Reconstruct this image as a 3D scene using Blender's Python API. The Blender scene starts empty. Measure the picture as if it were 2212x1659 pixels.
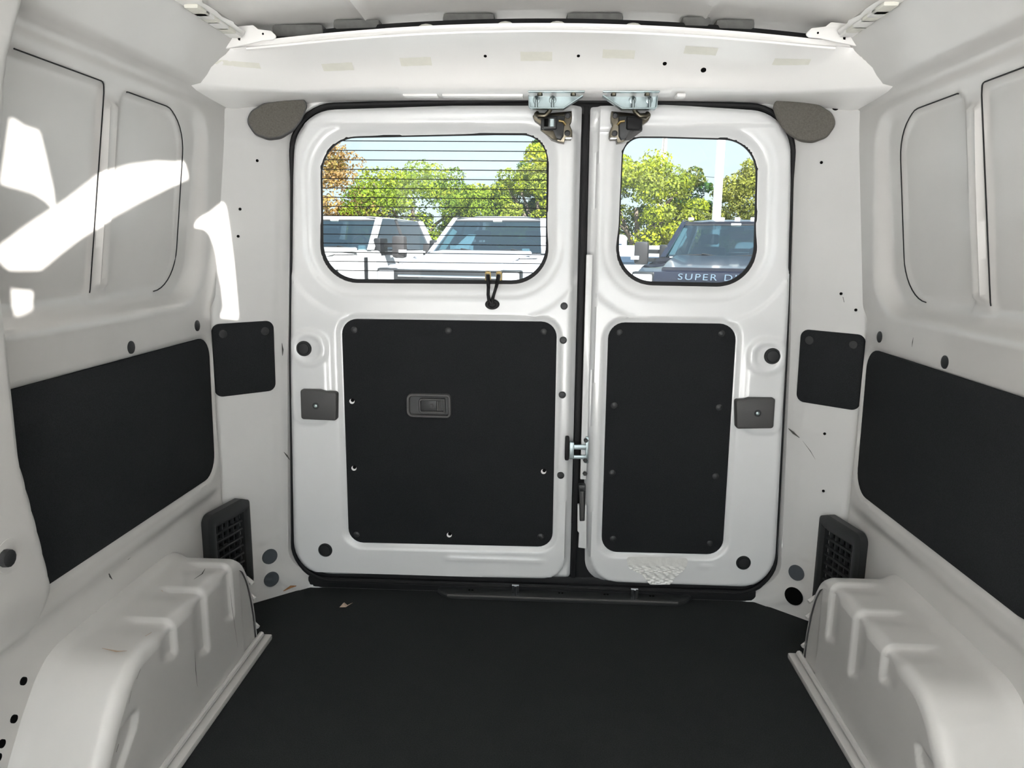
import bpy, bmesh, math, random
import numpy as np
from mathutils import Vector, Matrix

# ------------------------------------------------------------------ camera, light, exposure
scene = bpy.context.scene
COL = scene.collection
FRAME_W, FRAME_H, FOCAL = 2212.0, 1659.0, 1600.0
CAM = Vector((0.034, 0.0, 0.92))
yaw, pitch, roll = math.radians(2.65), math.radians(10.6), math.radians(0.65)
fw = Vector((-math.sin(yaw) * math.cos(pitch), math.cos(yaw) * math.cos(pitch), -math.sin(pitch)))
rt0 = Vector((math.cos(yaw), math.sin(yaw), 0))
up0 = rt0.cross(fw)
rt = rt0 * math.cos(roll) + up0 * math.sin(roll)
up = -rt0 * math.sin(roll) + up0 * math.cos(roll)
cam_data = bpy.data.cameras.new('camera')
cam_data.sensor_fit = 'HORIZONTAL'
cam_data.sensor_width = 36.0
cam_data.lens = 36.0 * FOCAL / FRAME_W
cam_data.clip_start = 0.02
cam_data.clip_end = 500
cam = bpy.data.objects.new('camera', cam_data)
COL.objects.link(cam)
cam.matrix_world = Matrix(((rt.x, up.x, -fw.x, CAM.x), (rt.y, up.y, -fw.y, CAM.y), (rt.z, up.z, -fw.z, CAM.z), (0, 0, 0, 1)))
scene.camera = cam

world = bpy.data.worlds.new('sky')
scene.world = world
world.use_nodes = True
wn, wl = world.node_tree.nodes, world.node_tree.links
wn.clear()
w_out = wn.new('ShaderNodeOutputWorld')
w_bg = wn.new('ShaderNodeBackground')
w_geo = wn.new('ShaderNodeTexCoord')
w_sep = wn.new('ShaderNodeSeparateXYZ')
w_ramp = wn.new('ShaderNodeValToRGB')
wl.new(w_geo.outputs['Generated'], w_sep.inputs[0])
wl.new(w_sep.outputs['Z'], w_ramp.inputs[0])
wl.new(w_ramp.outputs[0], w_bg.inputs[0])
wl.new(w_bg.outputs[0], w_out.inputs[0])
w_ramp.color_ramp.elements[0].position = 0.0
w_ramp.color_ramp.elements[0].color = (0.84, 0.97, 1.0, 1)
w_ramp.color_ramp.elements[1].position = 0.6
w_ramp.color_ramp.elements[1].color = (0.58, 0.80, 1.0, 1)
SKY = 0.75
w_bg.inputs['Strength'].default_value = SKY

SUN_AZ, SUN_EL = math.radians(18), math.radians(50)     # sun behind the viewer's right shoulder
SUN_DIR = Vector((-math.sin(SUN_AZ) * math.cos(SUN_EL), math.cos(SUN_AZ) * math.cos(SUN_EL), -math.sin(SUN_EL)))
sun_data = bpy.data.lights.new('sun', 'SUN')
sun_data.energy = 14.0
sun_data.color = (1.0, 0.98, 0.965)
sun_data.angle = math.radians(0.5)
sun = bpy.data.objects.new('sun', sun_data)
sun.rotation_euler = SUN_DIR.to_track_quat('-Z', 'Y').to_euler()
sun.location = (6, -6, 8)
COL.objects.link(sun)

# added spot lamp standing in for sun glinting off an unseen car's glass
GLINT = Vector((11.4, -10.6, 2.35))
gl_data = bpy.data.lights.new('glint_stand_in', 'SPOT')
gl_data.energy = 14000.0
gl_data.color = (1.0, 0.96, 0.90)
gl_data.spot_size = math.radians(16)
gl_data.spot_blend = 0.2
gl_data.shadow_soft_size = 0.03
glint = bpy.data.objects.new('glint_stand_in', gl_data)
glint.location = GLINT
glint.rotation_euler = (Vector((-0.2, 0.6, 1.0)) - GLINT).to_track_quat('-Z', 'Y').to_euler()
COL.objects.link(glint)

scene.view_settings.view_transform = 'Standard'
scene.view_settings.look = 'None'
scene.view_settings.gamma = 1.0
scene.view_settings.use_curve_mapping = False
scene.view_settings.exposure = 1.72
scene.cycles.max_bounces = 14
scene.cycles.diffuse_bounces = 8
scene.cycles.transparent_max_bounces = 16
scene.cycles.use_denoising = True

random.seed(7)
RNG = np.random.default_rng(11)
GROUND = -0.55

# ------------------------------------------------------------------ materials
MATS = {}
def mat(name, col, rough=0.5, metal=0.0, spec=0.5, noise=0.0, nscale=40.0, bump=0.0, bscale=200.0, coat=0.0):
    if name in MATS: return MATS[name]
    m = bpy.data.materials.new(name); m.use_nodes = True
    n, l = m.node_tree.nodes, m.node_tree.links
    b = n['Principled BSDF']
    b.inputs['Base Color'].default_value = (*col, 1)
    b.inputs['Roughness'].default_value = rough
    b.inputs['Metallic'].default_value = metal
    b.inputs['Specular IOR Level'].default_value = spec
    b.inputs['Coat Weight'].default_value = coat
    b.inputs['Coat Roughness'].default_value = 0.08
    tc = n.new('ShaderNodeTexCoord')
    if noise > 0:
        t = n.new('ShaderNodeTexNoise'); t.inputs['Scale'].default_value = nscale; t.inputs['Detail'].default_value = 6
        r = n.new('ShaderNodeValToRGB')
        r.color_ramp.elements[0].position = 0.3; r.color_ramp.elements[1].position = 0.7
        r.color_ramp.elements[0].color = (*[c * (1 - noise) for c in col], 1)
        r.color_ramp.elements[1].color = (*[min(1, c * (1 + noise)) for c in col], 1)
        l.new(tc.outputs['Object'], t.inputs['Vector']); l.new(t.outputs['Fac'], r.inputs[0]); l.new(r.outputs[0], b.inputs['Base Color'])
    if bump > 0:
        t2 = n.new('ShaderNodeTexNoise'); t2.inputs['Scale'].default_value = bscale; t2.inputs['Detail'].default_value = 3
        bp = n.new('ShaderNodeBump'); bp.inputs['Strength'].default_value = bump; bp.inputs['Distance'].default_value = 0.002
        l.new(tc.outputs['Object'], t2.inputs['Vector']); l.new(t2.outputs['Fac'], bp.inputs['Height']); l.new(bp.outputs[0], b.inputs['Normal'])
    MATS[name] = m
    return m

def glass(name, tint, gloss=0.08):
    m = bpy.data.materials.new(name); m.use_nodes = True
    n, l = m.node_tree.nodes, m.node_tree.links
    n.clear()
    out = n.new('ShaderNodeOutputMaterial'); mix = n.new('ShaderNodeMixShader')
    tr = n.new('ShaderNodeBsdfTransparent'); gl = n.new('ShaderNodeBsdfGlossy'); lw = n.new('ShaderNodeLayerWeight'); fr = n.new('ShaderNodeMapRange')
    lw.inputs['Blend'].default_value = 0.15
    tr.inputs[0].default_value = (*tint, 1); gl.inputs['Roughness'].default_value = 0.02
    gl.inputs[0].default_value = (0.9, 0.95, 1, 1)
    fr.inputs['To Min'].default_value = gloss * 0.5; fr.inputs['To Max'].default_value = 0.8
    l.new(lw.outputs['Facing'], fr.inputs['Value'])
    l.new(fr.outputs[0], mix.inputs[0]); l.new(tr.outputs[0], mix.inputs[1]); l.new(gl.outputs[0], mix.inputs[2]); l.new(mix.outputs[0], out.inputs[0])
    MATS[name] = m
    return m

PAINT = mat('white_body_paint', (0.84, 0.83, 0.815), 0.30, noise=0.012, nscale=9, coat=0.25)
PAINT_DULL = mat('dull_white_primer_paint', (0.80, 0.79, 0.77), 0.5, noise=0.03, nscale=14)
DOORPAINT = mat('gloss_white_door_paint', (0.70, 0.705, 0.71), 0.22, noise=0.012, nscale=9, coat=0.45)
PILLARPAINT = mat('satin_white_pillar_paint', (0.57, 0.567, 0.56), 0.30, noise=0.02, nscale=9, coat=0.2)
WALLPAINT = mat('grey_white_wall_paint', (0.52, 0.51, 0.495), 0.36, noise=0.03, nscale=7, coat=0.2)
FELT = mat('black_felt_board', (0.0165, 0.0175, 0.019), 0.95, spec=0.15, noise=0.22, nscale=420, bump=0.35, bscale=700)
CARPET = mat('black_floor_mat', (0.0185, 0.0200, 0.0205), 0.95, spec=0.15, noise=0.25, nscale=380, bump=0.4, bscale=600)
RUBBER = mat('black_rubber', (0.010, 0.010, 0.011), 0.6, spec=0.25)
PLASTIC = mat('black_plastic', (0.018, 0.019, 0.020), 0.45, bump=0.15, bscale=500)
GREYPLASTIC = mat('charcoal_grey_plastic', (0.062, 0.060, 0.060), 0.55, bump=0.2, bscale=600)
RECESSGREY = mat('recess_shade_grey', (0.13, 0.13, 0.125), 0.9, noise=0.15, nscale=60)
SPEAKER = mat('brown_grey_speaker_mesh', (0.105, 0.097, 0.084), 0.8, noise=0.2, nscale=300, bump=0.3, bscale=900)
ZINC = mat('zinc_plated_steel', (0.34, 0.40, 0.41), 0.36, metal=0.9, noise=0.15, nscale=30)
BRASSY = mat('yellow_passivated_steel', (0.115, 0.102, 0.078), 0.30, metal=0.95, noise=0.3, nscale=45)
CHROME = mat('chrome', (0.75, 0.76, 0.78), 0.12, metal=1.0)
GOLD = mat('brass_connector', (0.34, 0.25, 0.11), 0.35, metal=0.9)
PLUG = mat('dark_rubber_plug', (0.016, 0.017, 0.018), 0.45, spec=0.4)
PLUGBLUE = mat('slate_rubber_plug', (0.060, 0.070, 0.082), 0.5, spec=0.4)
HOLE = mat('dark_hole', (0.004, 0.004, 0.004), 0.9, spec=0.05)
SEALANT = mat('cream_sealant', (0.72, 0.71, 0.64), 0.6, bump=0.8, bscale=90)
TAPE = mat('cream_tape', (0.74, 0.73, 0.66), 0.65, noise=0.03, nscale=60)
CLEARTAPE = mat('glossy_clear_tape', (0.72, 0.715, 0.69), 0.12, noise=0.05, nscale=50, bump=1.0, bscale=60, coat=0.6)
SCUFF = mat('dark_scuff', (0.05, 0.048, 0.045), 0.8, noise=0.4, nscale=80)
RUST = mat('rust_stain', (0.30, 0.14, 0.05), 0.8, noise=0.5, nscale=120)
LEAFTAN = mat('dry_leaf', (0.42, 0.32, 0.24), 0.7, noise=0.2, nscale=120)
WINGLASS = glass('tinted_window_glass', (0.415, 0.44, 0.44), 0.05)

# ------------------------------------------------------------------ helpers
LOC = {}
def mk(name, V, F, m, parent=None, smooth=True, sharp=38, label=None, cat=None, group=None, kind=None, origin=None):
    V = np.asarray(V, float)
    if origin is None:
        lo, hi = V.min(0), V.max(0)
        origin = np.array([(lo[0] + hi[0]) / 2, (lo[1] + hi[1]) / 2, lo[2]])
    origin = np.asarray(origin, float)
    me = bpy.data.meshes.new(name)
    me.from_pydata((V - origin).tolist(), [], [tuple(int(i) for i in f) for f in F])
    me.materials.append(m)
    me.update()
    if smooth:
        me.shade_smooth()
        if sharp: me.set_sharp_from_angle(angle=math.radians(sharp))
    o = bpy.data.objects.new(name, me)
    COL.objects.link(o)
    return place(o, origin, parent, label, cat, group, kind)

def place(o, origin, parent=None, label=None, cat=None, group=None, kind=None):
    if parent is not None:
        o.parent = parent
        o.location = Vector(origin) - Vector(LOC[parent.name])
    else:
        o.location = Vector(origin)
    LOC[o.name] = tuple(origin)
    if label: o['label'] = label
    if cat: o['category'] = cat
    if group: o['group'] = group
    if kind: o['kind'] = kind
    return o

def empty(name, loc, label, cat, group=None, rz=0.0, local=False):
    o = bpy.data.objects.new(name, None)
    o.empty_display_size = 0.05
    COL.objects.link(o)
    o.location = loc; o.rotation_euler = (0, 0, rz)
    LOC[o.name] = (0, 0, 0) if local else tuple(loc)
    o['label'] = label; o['category'] = cat
    if group: o['group'] = group
    return o

def cat_meshes(parts):
    V, F, n = [], [], 0
    for v, f in parts:
        v = np.asarray(v, float)
        V.append(v); F += [tuple(int(i) + n for i in g) for g in f]; n += len(v)
    return np.vstack(V), F

def rpoly(pts, r, n=7):
    pts = [np.array(p, float) for p in pts]; k = len(pts)
    if not hasattr(r, '__len__'): r = [r] * k
    out = []
    for i in range(k):
        p, a, b = pts[i], pts[i - 1], pts[(i + 1) % k]
        u, v = (a - p), (b - p); lu, lv = np.linalg.norm(u), np.linalg.norm(v); u /= lu; v /= lv
        cosang = float(np.clip(u @ v, -1, 1)); ang = math.acos(cosang)
        if r[i] < 1e-5 or ang > math.pi - 0.02:
            out.append(p); continue
        d = min(r[i] / math.tan(ang / 2), 0.48 * lu, 0.48 * lv); rr = d * math.tan(ang / 2)
        c = p + (u + v) / np.linalg.norm(u + v) * (rr / math.sin(ang / 2))
        s, e = p + u * d - c, p + v * d - c
        a0, a1 = math.atan2(s[1], s[0]), math.atan2(e[1], e[0])
        da = (a1 - a0 + math.pi) % (2 * math.pi) - math.pi
        for j in range(n + 1):
            t = a0 + da * j / n
            out.append(c + rr * np.array([math.cos(t), math.sin(t)]))
    return np.array(out)

def resample(P, step):
    out = []
    for i in range(len(P)):
        a, b = P[i], P[(i + 1) % len(P)]
        n = max(1, int(math.ceil(np.linalg.norm(b - a) / step)))
        for j in range(n): out.append(a + (b - a) * j / n)
    return np.array(out)

def circle(c, r, n=24, ry=None):
    t = np.linspace(0, 2 * math.pi, n, endpoint=False)
    return np.stack([c[0] + r * np.cos(t), c[1] + (ry or r) * np.sin(t)], 1)

def ccw(P):
    P = np.asarray(P, float)
    a = 0.5 * np.sum(P[:, 0] * np.roll(P[:, 1], -1) - np.roll(P[:, 0], -1) * P[:, 1])
    return P if a > 0 else P[::-1].copy()

def inset(P, d):
    """move a ccw outline inwards by d"""
    n = len(P); out = np.zeros_like(P)
    for i in range(n):
        e = P[(i + 1) % n] - P[i - 1]; e = e / (np.linalg.norm(e) + 1e-12)
        out[i] = P[i] + d * np.array([-e[1], e[0]])
    return out

def sdf(P, poly):
    """signed distance (positive outside) and closest point of points P to a closed polygon"""
    best = np.full(len(P), 1e9); near = np.zeros_like(P); inside = np.zeros(len(P), bool)
    K = len(poly)
    for i in range(K):
        a, b = poly[i], poly[(i + 1) % K]
        e = b - a; L = e @ e
        if L < 1e-16: continue
        t = np.clip(((P - a) @ e) / L, 0, 1)
        q = a + t[:, None] * e
        d = np.einsum('ij,ij->i', P - q, P - q)
        k = d < best
        best[k] = d[k]; near[k] = q[k]
        cond = (a[1] > P[:, 1]) != (b[1] > P[:, 1])
        if abs(e[1]) > 1e-12:
            inside ^= cond & (P[:, 0] < e[0] * (P[:, 1] - a[1]) / e[1] + a[0])
    s = np.sqrt(best); s[inside] *= -1
    return s, near

def sm(x):
    x = np.clip(x, 0, 1); return x * x * (3 - 2 * x)

def sheet(u0, u1, v0, v1, step, fn, holes=(), outer=None, flip=False):
    nu, nv = int(round((u1 - u0) / step)) + 1, int(round((v1 - v0) / step)) + 1
    U, Vv = np.meshgrid(np.linspace(u0, u1, nu), np.linspace(v0, v1, nv), indexing='ij')
    P = np.stack([U.ravel(), Vv.ravel()], 1)
    keep = np.full(len(P), 1e9); near = P.copy()
    for h in holes:
        s, q = sdf(P, h)
        k = s < keep; keep[k] = s[k]; near[k] = q[k]
    if outer is not None:
        s, q = sdf(P, outer); s = -s
        k = s < keep; keep[k] = s[k]; near[k] = q[k]
    snap = (keep < 0) | (np.abs(keep) < 0.28 * step)
    P2 = P.copy(); P2[snap] = near[snap]
    i = np.arange(nu * nv).reshape(nu, nv)
    quads = np.stack([i[:-1, :-1], i[1:, :-1], i[1:, 1:], i[:-1, 1:]], -1).reshape(-1, 4)
    good = (keep[quads] > 0.28 * step).any(1) & (keep[quads] > -1.6 * step).all(1)
    quads = quads[good]
    if flip: quads = quads[:, ::-1]
    used = np.unique(quads); remap = np.full(nu * nv, -1); remap[used] = np.arange(len(used))
    return fn(P2[used]), remap[quads]

def strip(poly, fn, off, closed=True):
    """band from the mapped outline to the outline displaced by off"""
    A = fn(poly); B = A + np.asarray(off); n = len(A)
    V = np.vstack([A, B]); m = n if closed else n - 1
    return V, [(i, (i + 1) % n, n + (i + 1) % n, n + i) for i in range(m)]

class Fr:
    """flat frame: O + u*U + v*V, N out towards the viewer's side"""
    def __init__(s, O, U, V, N):
        s.O, s.U, s.V, s.N = [np.array(a, float) for a in (O, U, V, N)]
        for k in ('U', 'V', 'N'):
            a = getattr(s, k); setattr(s, k, a / np.linalg.norm(a))
    def p(s, P, h=0.0):
        P = np.atleast_2d(np.asarray(P, float))
        h = np.broadcast_to(np.asarray(h, float), (len(P),))
        return s.O + P[:, :1] * s.U + P[:, 1:2] * s.V + h[:, None] * s.N

def slab(fr, poly, h0, h1, bev=0.0, back=False):
    """raised plate with a bevelled edge, from height h0 to h1"""
    P = ccw(poly); n = len(P)
    if np.dot(np.cross(fr.U, fr.V), fr.N) < 0: flip = True
    else: flip = False
    rings = [(P, h0)]
    if bev > 0:
        rings += [(P, h1 - bev), (inset(P, bev * 0.35), h1 - bev * 0.3), (inset(P, bev), h1)]
    else:
        rings += [(P, h1)]
    V = np.vstack([fr.p(r, h) for r, h in rings]); F = []
    for k in range(len(rings) - 1):
        for i in range(n):
            j = (i + 1) % n
            F.append((k * n + i, k * n + j, (k + 1) * n + j, (k + 1) * n + i))
    F.append(tuple(range((len(rings) - 1) * n, len(rings) * n)))
    if back: F.append(tuple(range(n))[::-1])
    if flip: F = [f[::-1] for f in F]
    return V, F

def ringslab(fr, outer, inner, h0, h1, hin=None, bev=0.0):
    """frame: two outlines with equal counts"""
    n = len(outer); hin = h0 if hin is None else hin
    mo, mi = outer + (inner - outer) * 0.25, outer + (inner - outer) * 0.75
    rings = [(outer, h0), (outer, h1 - bev), (mo, h1), (mi, h1), (inner, h1 - bev), (inner, hin)]
    V = np.vstack([fr.p(r, h) for r, h in rings]); F = []
    for k in range(len(rings) - 1):
        for i in range(n):
            j = (i + 1) % n; F.append((k * n + i, k * n + j, (k + 1) * n + j, (k + 1) * n + i))
    if np.dot(np.cross(fr.U, fr.V), fr.N) < 0: F = [f[::-1] for f in F]
    return V, F

def lathe(fr, c, prof, n=20, sy=1.0):
    """surface of revolution about fr.N through c; prof = [(r, h)...]; last point closes"""
    V, F = [], []
    t = np.linspace(0, 2 * math.pi, n, endpoint=False)
    for r, h in prof:
        V.append(fr.p(np.stack([c[0] + r * np.cos(t), c[1] + sy * r * np.sin(t)], 1), h))
    V = np.vstack(V)
    for k in range(len(prof) - 1):
        for i in range(n):
            j = (i + 1) % n; F.append((k * n + i, k * n + j, (k + 1) * n + j, (k + 1) * n + i))
    F.append(tuple(range((len(prof) - 1) * n, len(prof) * n)))
    if np.dot(np.cross(fr.U, fr.V), fr.N) < 0: F = [f[::-1] for f in F]
    return V, F

def tube(pts, r, n=8, closed=False):
    pts = [np.array(p, float) for p in pts]; m = len(pts); V, F = [], []
    rs = r if hasattr(r, '__len__') else [r] * m
    ref = np.array([0.13, 0.31, 0.94])
    for i, p in enumerate(pts):
        a = pts[i - 1] if (i > 0 or closed) else p
        b = pts[(i + 1) % m] if (i < m - 1 or closed) else p
        d = b - a; d /= np.linalg.norm(d) + 1e-12
        u = np.cross(d, ref)
        if np.linalg.norm(u) < 1e-3: u = np.cross(d, np.array([1.0, 0, 0]))
        u /= np.linalg.norm(u); v = np.cross(d, u)
        for k in range(n):
            t = 2 * math.pi * k / n; V.append(p + rs[i] * (math.cos(t) * u + math.sin(t) * v))
    for i in range(m if closed else m - 1):
        a, b = i * n, ((i + 1) % m) * n
        for k in range(n):
            F.append((a + k, a + (k + 1) % n, b + (k + 1) % n, b + k))
    if not closed:
        F.append(tuple(range(n))[::-1]); F.append(tuple(range((m - 1) * n, m * n)))
    return np.array(V), F

def box(lo, hi, bev=0.0):
    bm = bmesh.new(); bmesh.ops.create_cube(bm, size=1)
    lo, hi = np.array(lo, float), np.array(hi, float)
    for v in bm.verts: v.co = Vector((lo + hi) / 2 + np.array(v.co) * (hi - lo))
    if bev > 0: bmesh.ops.bevel(bm, geom=bm.edges[:] + bm.verts[:], offset=bev, segments=2, affect='EDGES', profile=0.6)
    bm.verts.index_update()
    V = np.array([v.co[:] for v in bm.verts]); F = [tuple(v.index for v in f.verts) for f in bm.faces]
    bm.free(); return V, F

def loft(secs, caps=True, closed_ring=True):
    n = len(secs[0]); V = np.vstack(secs); F = []
    for k in range(len(secs) - 1):
        for i in range(n if closed_ring else n - 1):
            j = (i + 1) % n; F.append((k * n + i, k * n + j, (k + 1) * n + j, (k + 1) * n + i))
    if caps:
        F.append(tuple(range(n))[::-1]); F.append(tuple(range((len(secs) - 1) * n, len(secs) * n)))
    return V, F

# ------------------------------------------------------------------ van: shared outlines (metres; x right, y to the rear doors, z up, floor = 0)
YD = 1.84
DOORF = Fr((0, YD, 0), (1, 0, 0), (0, 0, 1), (0, -1, 0))
OPENING = rpoly([(-0.594, 1.247), (0.0, 1.263), (0.606, 1.249), (0.632, 0.70), (0.652, 0.018), (-0.646, 0.018), (-0.626, 0.62)], [0.115, 0, 0.115, 0, 0.105, 0.105, 0], 10)
DOOR_L = ccw(rpoly([(-0.588, 1.233), (-0.20, 1.246), (0.107, 1.247), (0.109, 0.046), (-0.637, 0.030), (-0.622, 0.60)], [0.11, 0, 0.006, 0.012, 0.095, 0], 10))
DOOR_R = ccw(rpoly([(0.127, 1.245), (0.30, 1.250), (0.600, 1.233), (0.624, 0.80), (0.645, 0.033), (0.150, 0.040), (0.133, 0.50)], [0.006, 0, 0.11, 0, 0.10, 0.06, 0], 10))
MAIN_L = ccw(rpoly([(-0.70, 1.4), (0.091, 1.4), (0.093, 0.048), (-0.70, 0.048)], [0.01, 0.01, 0.06, 0.01], 8))
MAIN_R = ccw(rpoly([(0.146, 1.4), (0.75, 1.4), (0.75, 0.046), (0.160, 0.046)], [0.01, 0.01, 0.01, 0.075], 8))
WIN_L = ccw(rpoly([(-0.528, 1.174), (-0.1, 1.184), (0.028, 1.184), (0.031, 0.832), (-0.534, 0.829)], [0.092, 0, 0.080, 0.088, 0.088], 12))
WIN_R = ccw(rpoly([(0.206, 1.179), (0.30, 1.179), (0.527, 1.174), (0.541, 0.832), (0.204, 0.834)], [0.085, 0, 0.085, 0.088, 0.088], 12))
BOARD_L = ccw(rpoly([(-0.485, 0.734), (0.060, 0.735), (0.061, 0.138), (-0.484, 0.134)], 0.040, 7))
BOARD_R = ccw(rpoly([(0.186, 0.736), (0.502, 0.737), (0.505, 0.131), (0.188, 0.129)], 0.042, 7))

# ------------------------------------------------------------------ floor
FLOORF = Fr((0, 0, 0), (1, 0, 0), (0, 1, 0), (0, 0, 1))
floor_poly = [(-0.76, -1.7), (0.76, -1.7), (0.76, 1.70), (0.60, 1.885), (-0.60, 1.885), (-0.76, 1.70)]
v, f = slab(FLOORF, floor_poly, -0.04, 0.0, 0.0, True)
floor = mk('floor', v, f, CARPET, smooth=False, kind='structure', label='black ribless rubber-backed cargo floor mat', origin=(0, 0.5, 0))

# ------------------------------------------------------------------ side walls
def wall_x(P, left):
    y, z = P[:, 0], P[:, 1]
    xin = np.interp(z, [0, 0.76, 0.80, 1.18, 1.205, 1.220, 1.230, 1.240, 1.258, 1.30, 1.333, 1.36], [0.75, 0.75, 0.747, 0.714, 0.713, 0.712, 0.702, 0.684, 0.672, 0.645, 0.620, 0.612])
    xout = np.interp(z, [0, 0.78, 1.175, 1.21, 1.5], [0.788, 0.788, 0.728, 0.708, 0.60])
    reg = rpoly([(0.2 if not left else 0.2, 0.778), (1.668, 0.778), (1.668, 1.225), (0.2, 1.225)], [0.05, 0.11, 0.10, 0.05], 8)
    s, _ = sdf(P, reg)
    m = sm(-s / 0.035)
    m2 = sm((1.225 - z) / 0.02)
    x = xin + (np.maximum(xout, xin) - xin) * m * m2
    # stepped window blanks
    for poly in BLANKS:
        s, _ = sdf(P, poly); x = x + 0.006 * sm(-s / 0.005)
    # vertical rib between the blanks
    for a, b, d in ((1.300, 1.330, 0.010), (1.306, 1.316, -0.004)):
        rib = rpoly([(a, 0.835), (b, 0.835), (b + 0.004, 1.155), (a + 0.004, 1.155)], 0.004, 3)
        s, _ = sdf(P, rib); x = x - d * sm(-s / 0.006 + 0.5)
    # pocket for the felt board
    s, _ = sdf(P, inset(ccw(SIDE_BOARD), -0.003)); x = x + 0.010 * sm(-s / 0.009 + 0.5)
    # swage below the board, rising to the pillar
    x = x + 0.012 * sm((0.345 - z) / 0.03) * sm((1.70 - y) / 0.05)
    # shallow pocket where the wall turns into the rear pillar
    x = x + 0.010 * sm((y - 1.690) / 0.02) * sm((0.80 - z) / 0.05)
    if left:   # proud sliding-door pillar
        edge = np.interp(z, [0, 0.38, 0.5, 0.62, 0.9, 1.0, 1.12, 1.25, 1.345], [1.03, 1.028, 1.006, 0.982, 0.982, 0.992, 1.007, 1.030, 1.055])
        b = sm((edge + 0.012 - y) / 0.034) * sm((z - 0.30) / 0.12)
        xp = np.interp(z, [0, 0.5, 0.9, 1.15, 1.25, 1.345], [0.71, 0.700, 0.696, 0.675, 0.650, 0.600])
        x = x * (1 - b) + xp * b
    return x

SIDE_BOARD = rpoly([(1.004, 0.702), (1.683, 0.703), (1.672, 0.372), (1.02, 0.378)], [0.022, 0.045, 0.055, 0.055], 7)
BLANKS = [rpoly([(0.3, 1.184), (1.298, 1.184), (1.288, 0.815), (0.3, 0.815)], [0.02, 0.016, 0.02, 0.02], 5),
          rpoly([(1.352, 1.182), (1.583, 1.182), (1.592, 0.82), (1.335, 0.815)], [0.014, 0.085, 0.085, 0.02], 9)]

def side_wall(name, s, label):
    left = s < 0
    fn = lambda P: np.stack([s * wall_x(P, left), P[:, 0], P[:, 1]], 1)
    y0 = 0.62
    v1, f1 = sheet(y0, 1.90, -0.02, 1.345, 0.007, fn, flip=not left)
    return fn, v1, f1

def glint_crossing(P, x=0.795):
    """where the line from P to the glint crosses the driver-side wall plane"""
    t = (x - P[0]) / (GLINT.x - P[0])
    return (P[1] + (GLINT.y - P[1]) * t, P[2] + (GLINT.z - P[2]) * t)

fnL, v, f = side_wall('wall_left', -1, '')
vb, fb = sheet(-1.10, 0.76, -0.02, 1.40, 0.02, lambda P: np.stack([np.full(len(P), -0.795), P[:, 0], P[:, 1]], 1))
v, f = cat_meshes([(v, f), (vb, fb)])
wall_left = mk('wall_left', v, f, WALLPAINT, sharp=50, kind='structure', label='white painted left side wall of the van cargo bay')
fnR, v, f = side_wall('wall_right', 1, '')
# unseen forward driver-side wall, its holes added to shape the light patches
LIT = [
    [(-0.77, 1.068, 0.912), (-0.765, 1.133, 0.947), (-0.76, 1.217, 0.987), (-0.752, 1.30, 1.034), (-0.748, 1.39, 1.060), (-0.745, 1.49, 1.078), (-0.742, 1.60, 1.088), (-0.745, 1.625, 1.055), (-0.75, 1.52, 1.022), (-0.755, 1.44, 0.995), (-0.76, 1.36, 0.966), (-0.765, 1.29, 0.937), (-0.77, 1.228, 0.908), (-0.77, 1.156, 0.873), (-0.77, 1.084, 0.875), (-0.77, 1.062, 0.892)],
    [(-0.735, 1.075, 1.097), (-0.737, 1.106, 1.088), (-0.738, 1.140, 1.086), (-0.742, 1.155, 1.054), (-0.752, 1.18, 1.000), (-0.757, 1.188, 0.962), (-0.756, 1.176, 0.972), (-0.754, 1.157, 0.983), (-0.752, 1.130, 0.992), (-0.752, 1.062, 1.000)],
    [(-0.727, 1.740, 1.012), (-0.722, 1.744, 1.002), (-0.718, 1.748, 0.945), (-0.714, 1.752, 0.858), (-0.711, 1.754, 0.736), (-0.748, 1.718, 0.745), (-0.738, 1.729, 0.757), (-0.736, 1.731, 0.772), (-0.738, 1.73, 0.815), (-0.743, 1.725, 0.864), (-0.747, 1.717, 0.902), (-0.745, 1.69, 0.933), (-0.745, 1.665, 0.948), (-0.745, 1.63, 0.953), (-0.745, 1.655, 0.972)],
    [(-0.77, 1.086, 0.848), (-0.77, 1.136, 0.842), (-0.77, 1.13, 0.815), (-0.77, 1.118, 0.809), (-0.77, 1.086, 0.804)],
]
patch_holes = [ccw(np.array([glint_crossing(p) for p in L])) for L in LIT]
vb, fb = sheet(-1.7, 0.76, -0.02, 1.40, 0.006, lambda P: np.stack([np.full(len(P), 0.795), P[:, 0], P[:, 1]], 1), holes=patch_holes)
v, f = cat_meshes([(v, f), (vb, fb)])
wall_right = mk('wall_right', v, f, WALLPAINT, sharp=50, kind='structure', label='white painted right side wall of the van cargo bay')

# unseen white floor added behind the viewer to bounce sunlight upwards
v, f = box((-0.79, -3.20, 0.001), (0.79, -0.30, 0.012), 0.002)
mk('floor', v, f, PAINT_DULL, kind='structure', label='unseen white floor added behind the viewer to bounce light')

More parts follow.
